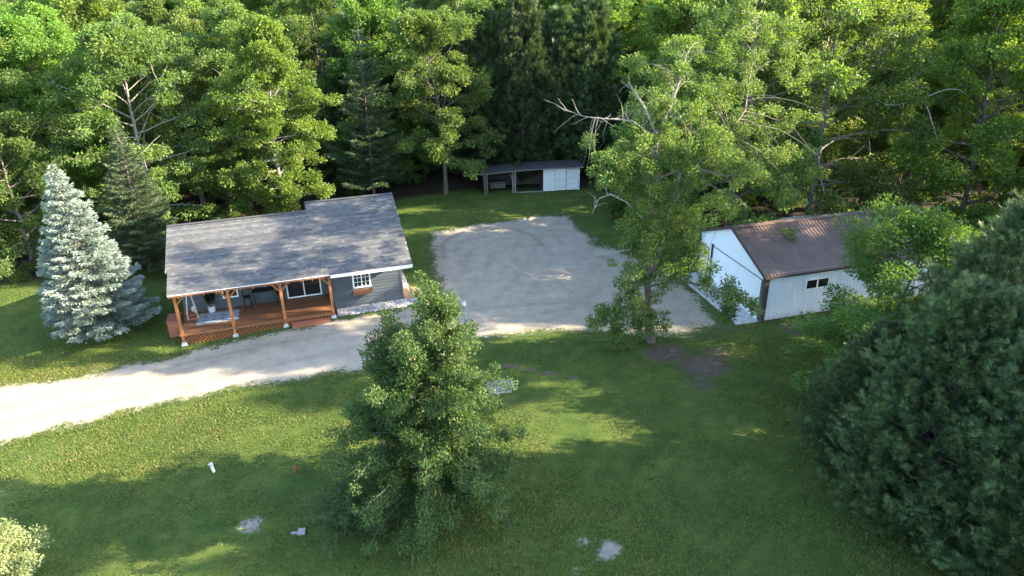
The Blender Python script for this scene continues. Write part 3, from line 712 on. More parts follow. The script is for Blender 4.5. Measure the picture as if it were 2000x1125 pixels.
# swing chair hanging from ropes
sw = empty('porch_swing', (*hloc(.62, 1.15), DZ), HT+.15); tag(sw, 'slatted wooden swing hanging on pale ropes at the porch end', 'swing')
for i in range(6): MB().box(-.28+i*.095, -.28+i*.095+.075, -.42, .42, .43, .452).build('seat_slat', M['redwood'], sw)
for i in range(4): MB().box(-.33-i*.02, -.31-i*.02, -.42, .42, .50+i*.11, .58+i*.11).build('back_slat', M['redwood'], sw)
MB().box(-.30, .30, -.40, -.35, .38, .428).box(-.30, .30, .35, .40, .38, .428).build('seat_frame', M['redwood'], sw)
for sgn in (-1, 1): MB().box(-.35, .28, sgn*.43-.02, sgn*.43+.02, .66, .69).build('armrest', M['redwood'], sw)
ztop = beam_z+.28-DZ
for a, e in (((-.30, -.41, .40), (-.02, -.30, ztop)), ((.26, -.41, .40), (-.02, -.30, ztop)), ((-.30, .41, .40), (-.02, .30, ztop)), ((.26, .41, .40), (-.02, .30, ztop))):
    MB().tube([a, tuple((np.array(a)+np.array(e))/2+np.array([.0, 0, -.0])), e], [.014]*3, 6).build('rope', M['rope'], sw)
kn = Tubes(); gk = np.random.default_rng(4)
for i in range(5):
    th = np.linspace(0, 6.28, 14); rr2 = .07+.03*i; kn.add(np.stack([.08+np.cos(th)*rr2*.5, -.36+np.sin(th)*.05, 1.05-i*.03+np.sin(th+i)*rr2], 1), np.full(14, .012), 5)
obj('rope_coil', kn.mesh('rope_coil', M['rope']), sw)
# high table and chairs in the shade
bt = empty('bar_table', (*hloc(4.40, 2.02), DZ), HT); tag(bt, 'black high table against the porch wall', 'table')
MB().box(-.60, .60, -.30, .30, 1.0, 1.04).build('table_top', M['black'], bt)
for sx_ in (-.54, .54):
    for sy_ in (-.25, .25): MB().box(sx_-.025, sx_+.025, sy_-.025, sy_+.025, 0, .998).build('leg', M['black'], bt)
MB().box(-.51, .51, -.012, .012, .30, .33).box(-.54, -.512, -.22, .22, .30, .33).box(.512, .54, -.22, .22, .30, .33).build('stretcher', M['black'], bt)
def barchair(u, v, rz, label):
    e = empty('bar_chair', (*hloc(u, v), DZ), HT+rz); tag(e, label, 'chair', 'high chairs at the porch table')
    MB().box(-.21, .21, -.20, .20, .70, .745).build('seat', M['black'], e)
    for a in (-.18, .18):
        for b_ in (-.17, .17): MB().beam((a*1.15, b_*1.15, 0), (a, b_, .70), .035, .035).build('leg', M['black'], e)
    bk = MB().box(-.21, -.17, .17, .205, .747, 1.18).box(.17, .21, .17, .205, .747, 1.18).box(-.169, .169, .175, .20, 1.06, 1.18)
    bk.box(-.10, -.07, .178, .198, .747, 1.058).box(-.015, .015, .178, .198, .747, 1.058).box(.07, .10, .178, .198, .747, 1.058); bk.build('backrest', M['black'], e)
    MB().box(-.19, .19, -.2, -.17, .28, .31).build('footrest', M['black'], e)
barchair(3.48, 2.02, R(90), 'black high chair between the table and the porch window')
barchair(5.30, 2.02, R(-90), 'black high chair between the table and the patio door')
# wooden storage box beside the porch end
bx_ = empty('storage_box', (*hloc(-.42, 1.65), hz(-.4, 1.6)), HT); tag(bx_, 'dark red-brown wooden box beside the left end of the porch', 'box')
for i in range(6): MB().box(-.35, -.325, -.55, .55, i*.15, i*.15+.14).build('plank', M['redwood'], bx_)
for i in range(6): MB().box(-.324, .28, -.55, -.525, i*.15, i*.15+.14).build('plank', M['redwood'], bx_)
MB().box(-.324, .28, -.52, .55, 0, .86).build('body', M['redwood'], bx_); MB().box(-.38, .31, -.58, .58, .92, .95).build('lid', M['redwood'], bx_)

# side platform with two grey steps, stones round the foundation
pf = empty('side_platform', (*hloc(UR+.06, .95), 0), HT); tag(pf, 'small brown plank platform at the right end of the house', 'platform')
for i in range(8): MB().box(i*.125, i*.125+.118, 0, 1.15, .215, .25).build('plank', M['platwood'], pf)
MB().box(.02, .97, .03, .06, 0, .213).box(.02, .97, 1.09, 1.12, 0, .213).box(.94, .97, .061, 1.089, 0, .213).build('frame', M['platwood'], pf)
gs = MB().box(0, .26, 0, 1.05, 0, .12).build('step_block', M['concrete_light'], None, (*hloc(UR+1.10, .98), -.02), HT); tag(gs, 'pale concrete step block beside the plank platform', 'step')
def pebbles(n, fn, seed, s0, s1, name):
    g = np.random.default_rng(seed)
    ico = np.array([(0, 0, 1), (.894, 0, .447), (.276, .851, .447), (-.724, .526, .447), (-.724, -.526, .447), (.276, -.851, .447)])
    fcs = np.array([(0, 1, 2), (0, 2, 3), (0, 3, 4), (0, 4, 5), (0, 5, 1)])
    low = ico[1:]*np.array([1.1, 1.1, 0])-np.array([0, 0, .3]); B = np.concatenate([ico, low])
    sf = []
    for k in range(5):
        a, c = 1+k, 1+(k+1) % 5; d, e = 6+k, 6+(k+1) % 5; sf += [(a, d, e), (a, e, c)]
    fa = np.concatenate([fcs, np.array(sf)])
    V, F, T = [], [], []
    for i in range(n):
        p = fn(g); s = g.uniform(s0, s1)*np.array([1, g.uniform(.6, 1), g.uniform(.45, .7)]); a = g.random()*6.28
        Q = (B+g.normal(size=B.shape)*.1)*s; Q = np.stack([Q[:, 0]*math.cos(a)-Q[:, 1]*math.sin(a), Q[:, 0]*math.sin(a)+Q[:, 1]*math.cos(a), Q[:, 2]], 1)+np.array(p)
        V.append(Q); F.append(fa+i*len(B)); T.append(np.full(len(B), g.random()))
    m_, nt_, b_ = nodes_of('foundation_stones'); c_ = ramp(nt_, attr(nt_, 'tint'), [(0, (.14, .14, .15)), (.5, (.27, .27, .28)), (1, (.46, .46, .46))]); nt_.links.new(c_, b_.inputs['Base Color']); b_.inputs['Roughness'].default_value = .85
    return np_mesh(name, np.concatenate(V), np.concatenate(F), m_, np.concatenate(T))
def stone_pos(g):
    if g.random() < .68:
        u = g.uniform(LP+.2, UR+1.15); v = g.uniform(-.02+.25*max(0, (u-UR)), WR-.06) if u < UR else g.uniform(.1, .9)
    else: u = g.uniform(UR+.06, UR+.62); v = g.uniform(2.1, 7.0)
    return (u, v, hz(u, v)+.005+g.random()*.015)
bed = MB().poly([(LP+.15, 0, -.005), (UR+1.1, .12, -.005), (UR+1.1, .92, -.005), (UR+.04, .95, -.005), (UR+.64, 2.1, -.005), (UR+.64, 7.05, -.005), (UR+.04, 7.05, -.005), (UR+.04, WR-.04, -.005), (LP+.15, WR-.04, -.005)], [(0, 1, 2, 3, 8), (4, 5, 6, 7)])
sb = empty('stone_bed', (HX, HY, .03), HT); sb['kind'] = 'structure'
bed.build('gravel_base', M['stone'], sb)
tag(obj('stones', pebbles(3000, stone_pos, 3, .035, .085, 'stones'), sb), kind='stuff')

# ------------------------------------------------------------------ garage
GX, GY, GT = 13.675, 35.765, .264
GL, GW, GE, GR = 12.26, 7.26, 2.873, 4.39
garage = empty('garage', (GX, GY, 0), GT); tag(garage, 'white ribbed steel garage with brown metal gable roof', 'garage')
def gloc(u, v): return np.array([GX+math.cos(GT)*u-math.sin(GT)*v, GY+math.sin(GT)*u+math.cos(GT)*v])
GS = (GR-GE)/(GW/2)
def rib_profile(w, nr=4, h=.028):
    p = [(0, 0)]; s = w/nr
    for k in range(nr):
        c = (k+.5)*s; p += [(c-.045, 0), (c-.018, h), (c+.018, h), (c+.045, 0)]
        if k < nr-1: p += [(c+s/2-.02, 0), (c+s/2, h*.22), (c+s/2+.02, 0)]
    return p+[(w, 0)]
def rib_panel(w, q0, q1, fn, name, mat, parent, nr=4, h=.028):
    """ribbed sheet: fn(along, up, out) -> point; q0/q1 functions of along give the lower/upper end"""
    mb = MB(); pr = rib_profile(w, nr, h); n = len(pr)
    V = [fn(a, q0(a), o) for a, o in pr]+[fn(a, q1(a), o) for a, o in pr]
    return mb.poly(V, [(i, i+1, n+i+1, n+i) for i in range(n-1)]).build(name, mat, parent)
core = MB()
core.box(.03, GL-.03, .03, .12, 0, GE-.02).box(.03, GL-.03, GW-.12, GW-.03, 0, GE-.02)
for u in (.03, GL-.12):
    core.poly([(u, .125, 0), (u, GW-.125, 0), (u, GW-.125, GE), (u, GW/2, GR-.08), (u, .125, GE), (u+.09, .125, 0), (u+.09, GW-.125, 0), (u+.09, GW-.125, GE), (u+.09, GW/2, GR-.08), (u+.09, .125, GE)],
              [(0, 1, 2, 3, 4), (9, 8, 7, 6, 5), (0, 5, 6, 1), (1, 6, 7, 2), (2, 7, 8, 3), (3, 8, 9, 4), (4, 9, 5, 0)])
wall_side = core.build('wall', M['gwall'], garage)
gw0, gw1, gz0, gz1 = 2.55, 4.0, 1.66, 2.24
n_p = 13; pw = GL/n_p
for i in range(n_p):
    a0 = i*pw
    for (side, y, sg) in ((0, 0, -1), (1, GW, 1)):
        fn = lambda a, z, o, a0=a0, y=y, sg=sg: (a0+a, y+sg*(o-.002), z)
        if side == 0 and a0 < gw1 and a0+pw > gw0:
            rib_panel(pw, lambda a: .10, lambda a: gz0, fn, 'wall_panel', M['gwall'], wall_side); rib_panel(pw, lambda a: gz1, lambda a: GE, fn, 'wall_panel', M['gwall'], wall_side)
        else: rib_panel(pw, lambda a: .10, lambda a: GE, fn, 'wall_panel', M['gwall'], wall_side)
n_f = 8; pf_ = GW/n_f
gtop = lambda v: GE+GS*min(v, GW-v)-.06
ddr = (.32, 5.45, .0, 2.44)       # garage door
for i in range(n_f):
    a0 = i*pf_
    lo = (lambda a, a0=a0: 2.46 if (ddr[0] < a0+pf_/2 < ddr[1]) else .10)
    rib_panel(pf_, lo, lambda a, a0=a0: gtop(a0+a), lambda a, z, o, a0=a0: (0-o*.5+.002, a0+a, z), 'front_panel', M['gdoor'], wall_side, 4, .012)
    rib_panel(pf_, lambda a: .10, lambda a, a0=a0: gtop(a0+a), lambda a, z, o, a0=a0: (GL+o, a0+a, z), 'rear_panel', M['gwall'], wall_side)
gdo = MB().box(-.030, .0, ddr[0], ddr[1], .02, 2.44).build('garage_door', M['gdoor'], garage)
for k in range(4): MB().box(-.042, -.031, ddr[0]+.02, ddr[1]-.02, .04+k*.60, .04+k*.60+.594).build('door_section', M['gdoor'], gdo)
MB().box(-.05, -.02, ddr[0]-.03, ddr[0]-.002, .02, 2.475).box(-.05, -.02, ddr[0], ddr[1], 2.443, 2.475).build('door_trim', M['gtrim'], gdo)
MB().box(-.07, .0, ddr[1]+.01, ddr[1]+.21, .0, 2.56).build('door_post_trim', M['gtrim'], gdo)
wd = MB().box(-.045, -.012, 5.98, 6.88, .06, 2.10).build('walk_door', M['gdoor'], garage)
MB().box(-.052, -.046, 6.14, 6.50, 1.42, 1.98).build('door_window', M['glass'], wd); MB().box(-.05, -.013, 5.93, 5.978, .06, 2.15).box(-.05, -.013, 6.882, 6.93, .06, 2.15).box(-.05, -.013, 5.98, 6.88, 2.102, 2.15).build('door_frame', M['gtrim'], wd)
MB().box(-.09, -.046, 6.03, 6.08, 1.0, 1.05).build('door_knob', M['black'], wd)
MB().box(-.055, .20, -.055, .0, .0, GE+.0).box(-.055, -.001, .0, .20, .0, GE).build('corner_trim', M['gtrim'], garage)
MB().box(-.055, .20, GW, GW+.055, .0, GE).box(-.055, -.001, GW-.20, GW, .0, GE).build('corner_trim', M['gtrim'], garage)
MB().box(.2, GL, -.035, .001, .0, .10).build('base_trim', M['gtrim'], garage)
ww = window_unit('side_window', gw0, gw1, gz0, gz1, -.02, garage, 1, 1, 2, .035)
# roof panels
ro = MB(); ov = .16
for s in (0, 1):
    f = (lambda v: v) if s == 0 else (lambda v: GW-v)
    zz = lambda v: GE+GS*v-.02
    P = [(-ov, f(-ov), zz(-ov)), (GL+ov, f(-ov), zz(-ov)), (GL+ov, f(GW/2), zz(GW/2)), (-ov, f(GW/2), zz(GW/2))]; P += [(p[0], p[1], p[2]-.05) for p in P]
    ro.poly(P, [(0, 1, 2, 3), (7, 6, 5, 4), (0, 4, 5, 1), (1, 5, 6, 2), (2, 6, 7, 3), (3, 7, 4, 0)])
groof = ro.build('roof', M['gtrim'], garage)
n_r = 14; rw = (GL+2*ov)/n_r
for i in range(n_r):
    for s in (0, 1):
        f = (lambda v: v) if s == 0 else (lambda v: GW-v)
        rib_panel(rw, lambda a: -ov-.02, lambda a: GW/2, lambda a, v, o, i=i, f=f: (-ov+i*rw+a, f(v), GE+GS*v-.012+o), 'roof_panel', M['groof'], groof, 4, .032)
rcap = MB(); rcap.beam((-ov-.02, GW/2-.12, GR-.012), (GL+ov+.02, GW/2-.12, GR-.012), .26, .012, (0, -GS, 1)); rcap.beam((-ov-.02, GW/2+.12, GR-.012), (GL+ov+.02, GW/2+.12, GR-.012), .26, .012, (0, GS, 1)); rcap.build('ridge_cap', M['groof'], groof)
rt_ = MB()
for u in (-ov-.025, GL+ov+.025):
    rt_ = MB(); rt_.beam((u, -ov, GE-GS*ov-.06), (u, GW/2, GR-.06), .03, .17); rt_.beam((u, GW+ov, GE-GS*ov-.06), (u, GW/2, GR-.06), .03, .17)
    rt_.build('rake_trim', M['gtrim'], groof)
MB().box(-ov, GL+ov, -ov-.03, -ov-.002, GE-GS*ov-.14, GE-GS*ov-.03).build('eave_trim', M['gtrim'], groof)
ap = MB(); ap.box(-1.42, -.02, .10, 3.70, -.08, .055); ap.box(-1.42, -.02, 3.715, 7.15, -.08, .052)
apo = ap.build('concrete_apron', M['concrete'], None, (GX, GY, 0), GT); apo['kind'] = 'structure'
# white rail behind the garage
rl = empty('rail_fence', (*gloc(4.6, 9.0), 0), GT); tag(rl, 'white wooden rail fence behind the brown garage roof', 'fence')
for i in range(4): MB().box(i*1.7-.05, i*1.7+.05, -.05, .05, -.05, 2.35).build('post', M['white'], rl)
for z in (1.1, 2.15): MB().box(-.1, 5.2, -.085, -.052, z, z+.16).build('rail', M['white'], rl)

# ------------------------------------------------------------------ shed
SX, SY, STH = -2.18, 59.69, .092
shed = empty('open_shed', (SX, SY, 0), STH); tag(shed, 'low old shed with two open bays and peeling white doors', 'shed')
SLn, SD_ = 8.13, 2.5
def sroof(u): return 2.02 if u > 5 else 2.02-.27*((5-u)/5)**1.5
us = [-.32, .8, 1.8, 2.8, 3.9, 5.0, 6.6, 8.42]
rf = MB()
for a, e in zip(us[:-1], us[1:]):
    za, ze = sroof(a)+.12, sroof(e)+.12
    P = [(a, -.32, za), (e, -.32, ze), (e, SD_+.2, ze-.16), (a, SD_+.2, za-.16)]; P += [(p[0], p[1], p[2]-.07) for p in P]
    rf.poly(P, [(0, 1, 2, 3), (7, 6, 5, 4), (0, 4, 5, 1), (1, 5, 6, 2), (2, 6, 7, 3), (3, 7, 4, 0)])
rfo = rf.build('roof', M['shedroof'], shed)
tr = MB()
for a, e in zip(us[:-1], us[1:]): tr.beam((a, -.338, sroof(a)+.085), (e, -.338, sroof(e)+.085), .02, .075)
tr.build('edge_trim', M['grey_wood'], rfo)
sbk = MB().box(.0, SLn, SD_-.03, SD_, 0, 1.62).build('back_wall', M['dark_wood'], shed)
for k in range(9): MB().box(.02, 5.0, SD_-.065, SD_-.035, .03+k*.175, .03+k*.175+(.16 if k % 3 else .13)).build('board', M['dark_wood'], sbk)
for nm, u in (('left_wall', .0), ('partition', 5.0), ('right_wall', SLn-.03)):
    sw_ = MB().box(u, u+.03, .06, SD_-.07, 0, sroof(u)-.12).build(nm, M['dark_wood'] if u < 6 else M['shedwhite'], shed)
    if u == 0:
        for k in range(9): MB().box(.032, .055, .1, SD_-.08, .03+k*.17, .03+k*.17+.15).build('board', M['dark_wood'] if k % 3 else M['grey_wood'], sw_)
for u, top in ((.04, 1), (.24, 1), (2.42, 1), (2.62, 1)): MB().box(u-.055, u+.055, -.02, .09, -.05, sroof(u)+.02).build('post', M['grey_wood'], shed)
for a, e in (((2.20, .03, 1.75), (2.52, .03, .65)), ((2.52, .03, .62), (2.68, .03, .35))): k_ = MB(); k_.beam(a, e, .05, .09, (0, 1, 0)); k_.build('brace', M['grey_wood'], shed)
MB().box(2.75, 4.95, .0, .08, .0, .10).build('sill', M['grey_wood'], shed)
# white front: plain panel, louvred door, boarded door
MB().box(5.02, 6.0, .0, .05, .06, 1.98).build('white_panel', M['shedwhite'], shed)
dr = MB().box(6.03, 6.96, .02, .05, .08, 1.98).build('slatted_door', M['shedwhite'], shed)
for k in range(6): MB().box(6.10, 6.88, .0, .018, .12+k*.185, .12+k*.185+.125).build('slat', M['shedwhite'], dr)
MB().box(6.05, 6.94, .002, .018, 1.26, 1.95).build('upper_panel', M['shedwhite'], dr)
dr2 = MB().box(7.0, 8.02, .02, .05, .08, 1.98).build('boarded_door', M['shedwhite'], shed)
for k in range(11): MB().box(7.03, 8.0, -.002, .018, .1+k*.17, .1+k*.17+.155).build('board', M['shedwhite'], dr2)
MB().box(6.965, 6.995, -.01, .05, .5, 1.5).build('gap_strip', M['dark_wood'], shed); MB().box(8.03, 8.13, -.01, .055, .05, 1.99).build('corner_board', M['shedwhite'], shed)
# old boards stored in the open bays
st_ = MB().box(0, 1.3, 0, .5, 0, .62).build('plank_crate', M['dark_wood'], None, (SX+math.cos(STH)*.6-math.sin(STH)*1.6, SY+math.sin(STH)*.6+math.cos(STH)*1.6, 0), STH)
tag(st_, 'weathered plank crate in the left bay of the old shed', 'crate')
for k in range(3): MB().box(-.02, 1.32, -.03, -.002, .03+k*.2, .03+k*.2+.15).build('board', M['grey_wood'], st_)

# ------------------------------------------------------------------ small yard things
p = gpt(980, 762); cv = empty('ground_cover_board', (p[0]-.62, p[1]-.42, 0), .15); tag(cv, 'weathered grey board cover lying on the lawn', 'cover')
MB().box(0, 1.18, 0, .42, .16, .20).build('board', M['slab'], cv); MB().box(0.01, 1.17, .425, .90, .162, .198).build('board', M['slab'], cv); MB().box(.06, 1.12, .05, .85, -.02, .158).build('curb', M['concrete'], cv)
MB().box(1.19, 1.25, -.01, .92, .13, .21).build('edge_strip', M['concrete_light'], cv)
p = gpt(418, 921); vp = empty('vent_pipe', (p[0], p[1], float(gz(*p))-.02)); vp.rotation_euler = (R(2), R(-7), 0); vp.scale = (.8, .8, .8); tag(vp, 'short white plastic vent pipe standing in the lawn', 'pipe')
MB().lathe((0, 0, 0), [(.075, 0), (.075, .42)], 14).build('pipe', M['pipe_white'], vp); MB().lathe((0, 0, .422), [(.10, 0), (.105, .03), (.105, .12), (.07, .15), (.02, .155)], 14).build('cap', M['concrete_light'], vp)
MB().box(-.16, -.09, -.03, .03, .45, .53).build('spout', M['concrete_light'], vp)
p = gpt(579, 925); rh = empty('yard_valve', (p[0], p[1], float(gz(*p))-.01)); tag(rh, 'small rusty red valve post in the lawn', 'valve')
MB().lathe((0, 0, 0), [(.045, 0), (.045, .30), (.07, .31), (.07, .37), (.03, .41)], 10).build('post', M['rust'], rh); MB().box(.02, .16, -.02, .02, .30, .34).build('handle', M['rust'], rh); MB().box(-.12, -.02, -.03, .03, .16, .21).build('spout', M['rust'], rh)
p = gpt(589, 1039); pv = MB().box(-.13, .13, -.16, .16, -.02, .045).build('paver', M['paver'], None, (p[0], p[1], float(gz(*p))), .12); tag(pv, 'single pinkish paver lying on the grass near the shrub', 'paver')
p = gpt(586, 1040); MBp = MB().box(-.14, .14, -.05, .05, -.02, .03).build('stone_block', M['greyplastic'], None, (p[0]-.17, p[1]-.03, float(gz(*p))), .1); tag(MBp, 'dark grey block half sunk beside the pinkish paver', 'block')
p = gpt(908, 642); ped = empty('utility_post', (p[0], p[1], 0)); tag(ped, 'grey utility post with round meter standing by the driveway', 'post')
MB().box(-.08, .08, -.06, .06, -.05, 1.62).build('post', M['greyplastic'], ped)
MB().box(-.14, .12, -.10, -.061, 1.18, 1.70).build('meter_box', M['greyplastic'], ped)
mt = MB().lathe((0, 0, 0), [(.13, 0), (.13, .05), (.11, .12), (.05, .15)], 16).build('meter', M['concrete_light'], ped); mt.matrix_local = mathutils.Matrix.Translation((0, -.102, 1.55)) @ mathutils.Matrix.Rotation(R(90), 4, 'X')
MB().lathe((0, 0, 1.622), [(.14, 0), (.14, .04), (.06, .10)], 14).build('cap', M['greyplastic'], ped)

# ------------------------------------------------------------------ trees
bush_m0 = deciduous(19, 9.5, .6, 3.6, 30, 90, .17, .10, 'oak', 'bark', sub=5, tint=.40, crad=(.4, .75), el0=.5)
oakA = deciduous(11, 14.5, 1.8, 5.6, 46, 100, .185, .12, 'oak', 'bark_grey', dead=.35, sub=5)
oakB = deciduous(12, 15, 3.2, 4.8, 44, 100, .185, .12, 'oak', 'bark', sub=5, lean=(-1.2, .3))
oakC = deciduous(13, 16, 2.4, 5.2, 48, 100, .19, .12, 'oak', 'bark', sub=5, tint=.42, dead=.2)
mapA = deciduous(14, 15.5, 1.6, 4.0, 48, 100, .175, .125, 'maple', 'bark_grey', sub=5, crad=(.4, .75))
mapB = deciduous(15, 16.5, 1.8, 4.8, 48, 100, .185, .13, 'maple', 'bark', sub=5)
pineA = conifer(21, 16.5, 2.0, 3.6, 22, 10, 260, 'pine', .30, .075, droop=.02, prof=.75, pad=.36, tipup=.22, jag=.45)
sprD = conifer(22, 11.5, 1.2, 2.9, 26, 13, 300, 'spruce', .26, .06, droop=-.28, prof=.85, pad=.26, jag=.3)
cedF = cedar(31, 15, 3.3, 1300, 22, .38, 4, taper=.55, belly=.2, tint=.42)
place(oakA, 'oak_tree', 'sunlit oak with bare grey limbs standing above the blue spruce', -26.5, 51.5, .3, 1.04)
place(mapA, 'maple_tree', 'tall bright yellow-green maple directly behind the house roof', -17.0, 54.0, 1.1, 1.0)
place(oakB, 'oak_tree', 'leaning oak with pale trunk left of the old shed', -5.5, 60.0, 0, .98)
place(pineA, 'pine_tree', 'dark white pine between the bright maple and the leaning oak', -11.4, 59.0, 0, .86)
place(sprD, 'spruce_tree', 'dark spruce with sunlit trunk between blue spruce and house', -24.2, 45.2, .6, .86)
place(oakC, 'oak_tree', 'shaded oak at the wood edge left of the blue spruce', -37.0, 49.5, 1.0, .95)
place(mapB, 'maple_tree', 'leafy maple between the sunlit oak and the left wood edge', -33.5, 54.0, 2.0, .95)
place(oakB, 'oak_tree', 'leafy oak at the far left wood edge by the drive', -41.5, 45.5, 3.0, .9)
place(bush_m0, 'young_tree', 'low leafy tree in the shade left of the blue spruce', -32.5, 46.0, .5, .95)
for i, (x, y, s) in enumerate(((-2.2, 66.0, 1.0), (1.2, 65.2, 1.06), (4.5, 65.8, 1.0), (7.4, 66.5, 1.04), (-8.2, 67.5, 1.0), (-14.0, 65.5, .9))):
    place(cedF, 'cedar_tree', 'tall dark cedar in the row behind the old shed', x, y, i*1.1, s, group='dark cedars behind the shed')
place(mapB, 'maple_tree', 'leafy maple filling the gap behind the dark pine', -11.5, 65.5, 2.2, 1.0)
place(oakC, 'oak_tree', 'dark oak behind the gap between sunlit oak and bright maple', -21.5, 60.5, 2.2, .98)
# trees round the garage
place(oakC, 'oak_tree', 'broad oak overhanging the left end of the garage ridge', 14.2, 45.0, .4, 1.08, 1.22)
place(oakA, 'oak_tree', 'broad oak with dead twigs behind the middle of the garage', 21.5, 49.5, 2.0, 1.25)
place(mapB, 'maple_tree', 'dark leafy maple behind the right end of the garage', 30.5, 46.5, .2, 1.1)
place(oakB, 'oak_tree', 'oak leaning over the far right end of the garage roof', 36.0, 41.5, 2.6, 1.2)
place(oakC, 'oak_tree', 'oak behind the cedars at the right border of the yard', 40.5, 49.0, 3.1, 1.15)
bush_m = deciduous(16, 9.5, .6, 3.4, 30, 66, .2, .11, 'oak', 'bark', sub=5, tint=.40, crad=(.4, .75), el0=.5)
place(bush_m, 'young_tree', 'low dense round tree at the right corner of the old shed', 10.0, 54.0, 0, .98)
place(bush_m, 'young_tree', 'bushy young tree right of the open sand pad', 10.6, 48.5, 1.7, .66)
# wood behind, rank after rank
gb = np.random.default_rng(77)
kinds = [(oakA, 'oak_tree', 'broad sunlit oak in the wood behind the yard', 'oaks in the wood'), (oakC, 'oak_tree', 'tall dark green oak in the wood behind the yard', 'tall oaks in the wood'),
         (mapB, 'maple_tree', 'full green maple in the wood behind the yard', 'maples in the wood'), (mapA, 'maple_tree', 'narrow bright maple in the wood behind the yard', 'narrow maples in the wood'), (pineA, 'pine_tree', 'pine rising in the wood behind the yard', 'pines in the wood')]
def rank(y0, x0, x1, step, hs, w):
    x = x0
    while x < x1:
        xx = x+gb.normal()*1.0; yy = y0+gb.normal()*1.3; k = gb.choice(5, p=w); x += step*gb.uniform(.8, 1.2)
        m_, nm, lb, gp = kinds[k]; s = hs*gb.uniform(.92, 1.1); q = xx/yy
        zone = 'beyond the blue spruce' if q < -.47 else 'behind the house' if q < -.17 else 'behind the old shed' if q < .16 else 'behind the garage' if q < .55 else 'past the garage end'
        dep = 'at the wood edge' if yy < 64 else 'inside the wood' if yy < 75 else 'deep in the wood'
        lb = lb.replace('in the wood behind the yard', dep+' '+zone); gp = gp.replace('in the wood', dep+' '+zone)
        place(m_, nm, lb, xx, yy, gb.random()*6.28, s, group=gp)
rank(59.5, -47, -24, 5.2, 1.0, [.35, .25, .25, .1, .05])
rank(61, 13, 50, 6.0, .98, [.3, .25, .35, .1, 0])
rank(70, -58, 60, 6.2, 1.02, [.25, .25, .3, .15, .05])
rank(79, -66, 66, 7.0, 1.05, [.25, .25, .3, .15, .05])
rank(90, -74, 74, 8.5, 1.08, [.25, .25, .3, .15, .05])
rank(101, -84, 84, 8.5, 1.1, [.25, .3, .3, .15, 0])
for i, (x, y, s_) in enumerate(((-29.5, 54.5, .55), (-22.5, 56.0, .5), (-13.5, 61.5, .5), (-9.0, 63.5, .45), (17.5, 55.5, .55), (24.5, 57.0, .6), (29.5, 53.5, .6), (35.0, 50.0, .62), (39.5, 45.0, .6), (20.0, 60, .7), (-40.5, 52, .55))):
    place(bush_m, 'understory_tree', 'low leafy tree filling the shade between the trunks of the wood', x, y, i*1.7, s_, group='low trees under the wood edge')
place(deciduous(17, 5.5, .8, 2.2, 18, 60, .2, .12, 'maple', 'bark', tint=.75), 'sapling', 'small bright sapling at the left border of the wood', -36.0, 45.0, 0, 1.0)

# blue spruce
bs = conifer(23, 9.6, 1.05, 2.75, 27, 15, 400, 'blue', .19, .06, droop=-.20, prof=.86, pad=.24, jag=.14, tipup=.18, trunk_r=.15, tint=.55, lean=(-.5, .2))
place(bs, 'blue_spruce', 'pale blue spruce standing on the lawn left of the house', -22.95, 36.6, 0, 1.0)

# crab tree in the lawn
def crab_tree(seed):
    g = np.random.default_rng(seed); T = Tubes(); H = 8.9; Cn, Cr, Co, Tn = [], [], [], []
    for st_i in range(5):
        a = st_i*1.256+.3; P = path(g, (math.cos(a)*.12, math.sin(a)*.12, 0), (math.cos(a)*.16, math.sin(a)*.16, 1), H*g.uniform(.72, .93), 9, .05, .05); T.add(P, np.linspace(.10, .02, 10), 6)
        for i in range(38):
            f = g.uniform(.04, 1.0); k = f*9; k0 = min(8, int(k)); o = P[k0]+(P[k0+1]-P[k0])*(k-k0); t = o[2]/H
            az = a+g.normal()*1.1+(math.pi if g.random() < .25 else 0); el = g.uniform(.2, .9)+.5*t
            ln = (3.75*(1-t)**.95+.45)*g.uniform(.4, 1.15); d = np.array([math.cos(az)*math.cos(el), math.sin(az)*math.cos(el), math.sin(el)])
            Q = path(g, o, d, ln, 7, .10, -.17+.16*t); T.add(Q, np.linspace(.028, .006, 8), 4)
            for e in range(2, 8):
                if Q[e][2] < .25: continue
                Cn.append(Q[e]+g.normal(size=3)*.10); Cr.append(g.uniform(.16, .44)); Co.append(unit(Q[e]-Q[e-1])); Tn.append(e/7*.5+.5*t)
        for k in range(3):                                   # upright leader shoots
            Q = path(g, P[-1]-np.array([0, 0, .2*k]), unit(np.array([g.normal()*.5, g.normal()*.5, 1])), g.uniform(.8, 1.9), 5, .12, .0); T.add(Q, np.linspace(.02, .005, 6), 4)
            for e in range(1, 6): Cn.append(Q[e]); Cr.append(.22); Co.append(unit(Q[e]-Q[e-1])); Tn.append(1.0)
    V, F, t = cluster_leaves(g, Cn, Cr, Co, 140, .088, .055, flat=.8, droop=.35, base_tint=.40, tint_c=.2)
    z = V[:, 2]; tips = (np.repeat(g.random(len(t)//4), 4) < .035*np.clip((z-5.0)/3.5, 0, 1)); t = np.where(tips, .95, np.minimum(t, .86))
    V[:, 2] = np.maximum(V[:, 2], .04)
    return {'trunk': T.mesh('trunk', M['bark']), 'crown': np_mesh('crown', V, F, M['crab'], t)}
place(crab_tree(41), 'crab_apple_tree', 'bushy cone-shaped crab apple with pinkish shoot tips on the lawn', -3.3, 21.8, 0, 1.02, .97).rotation_euler.y = R(3.5)
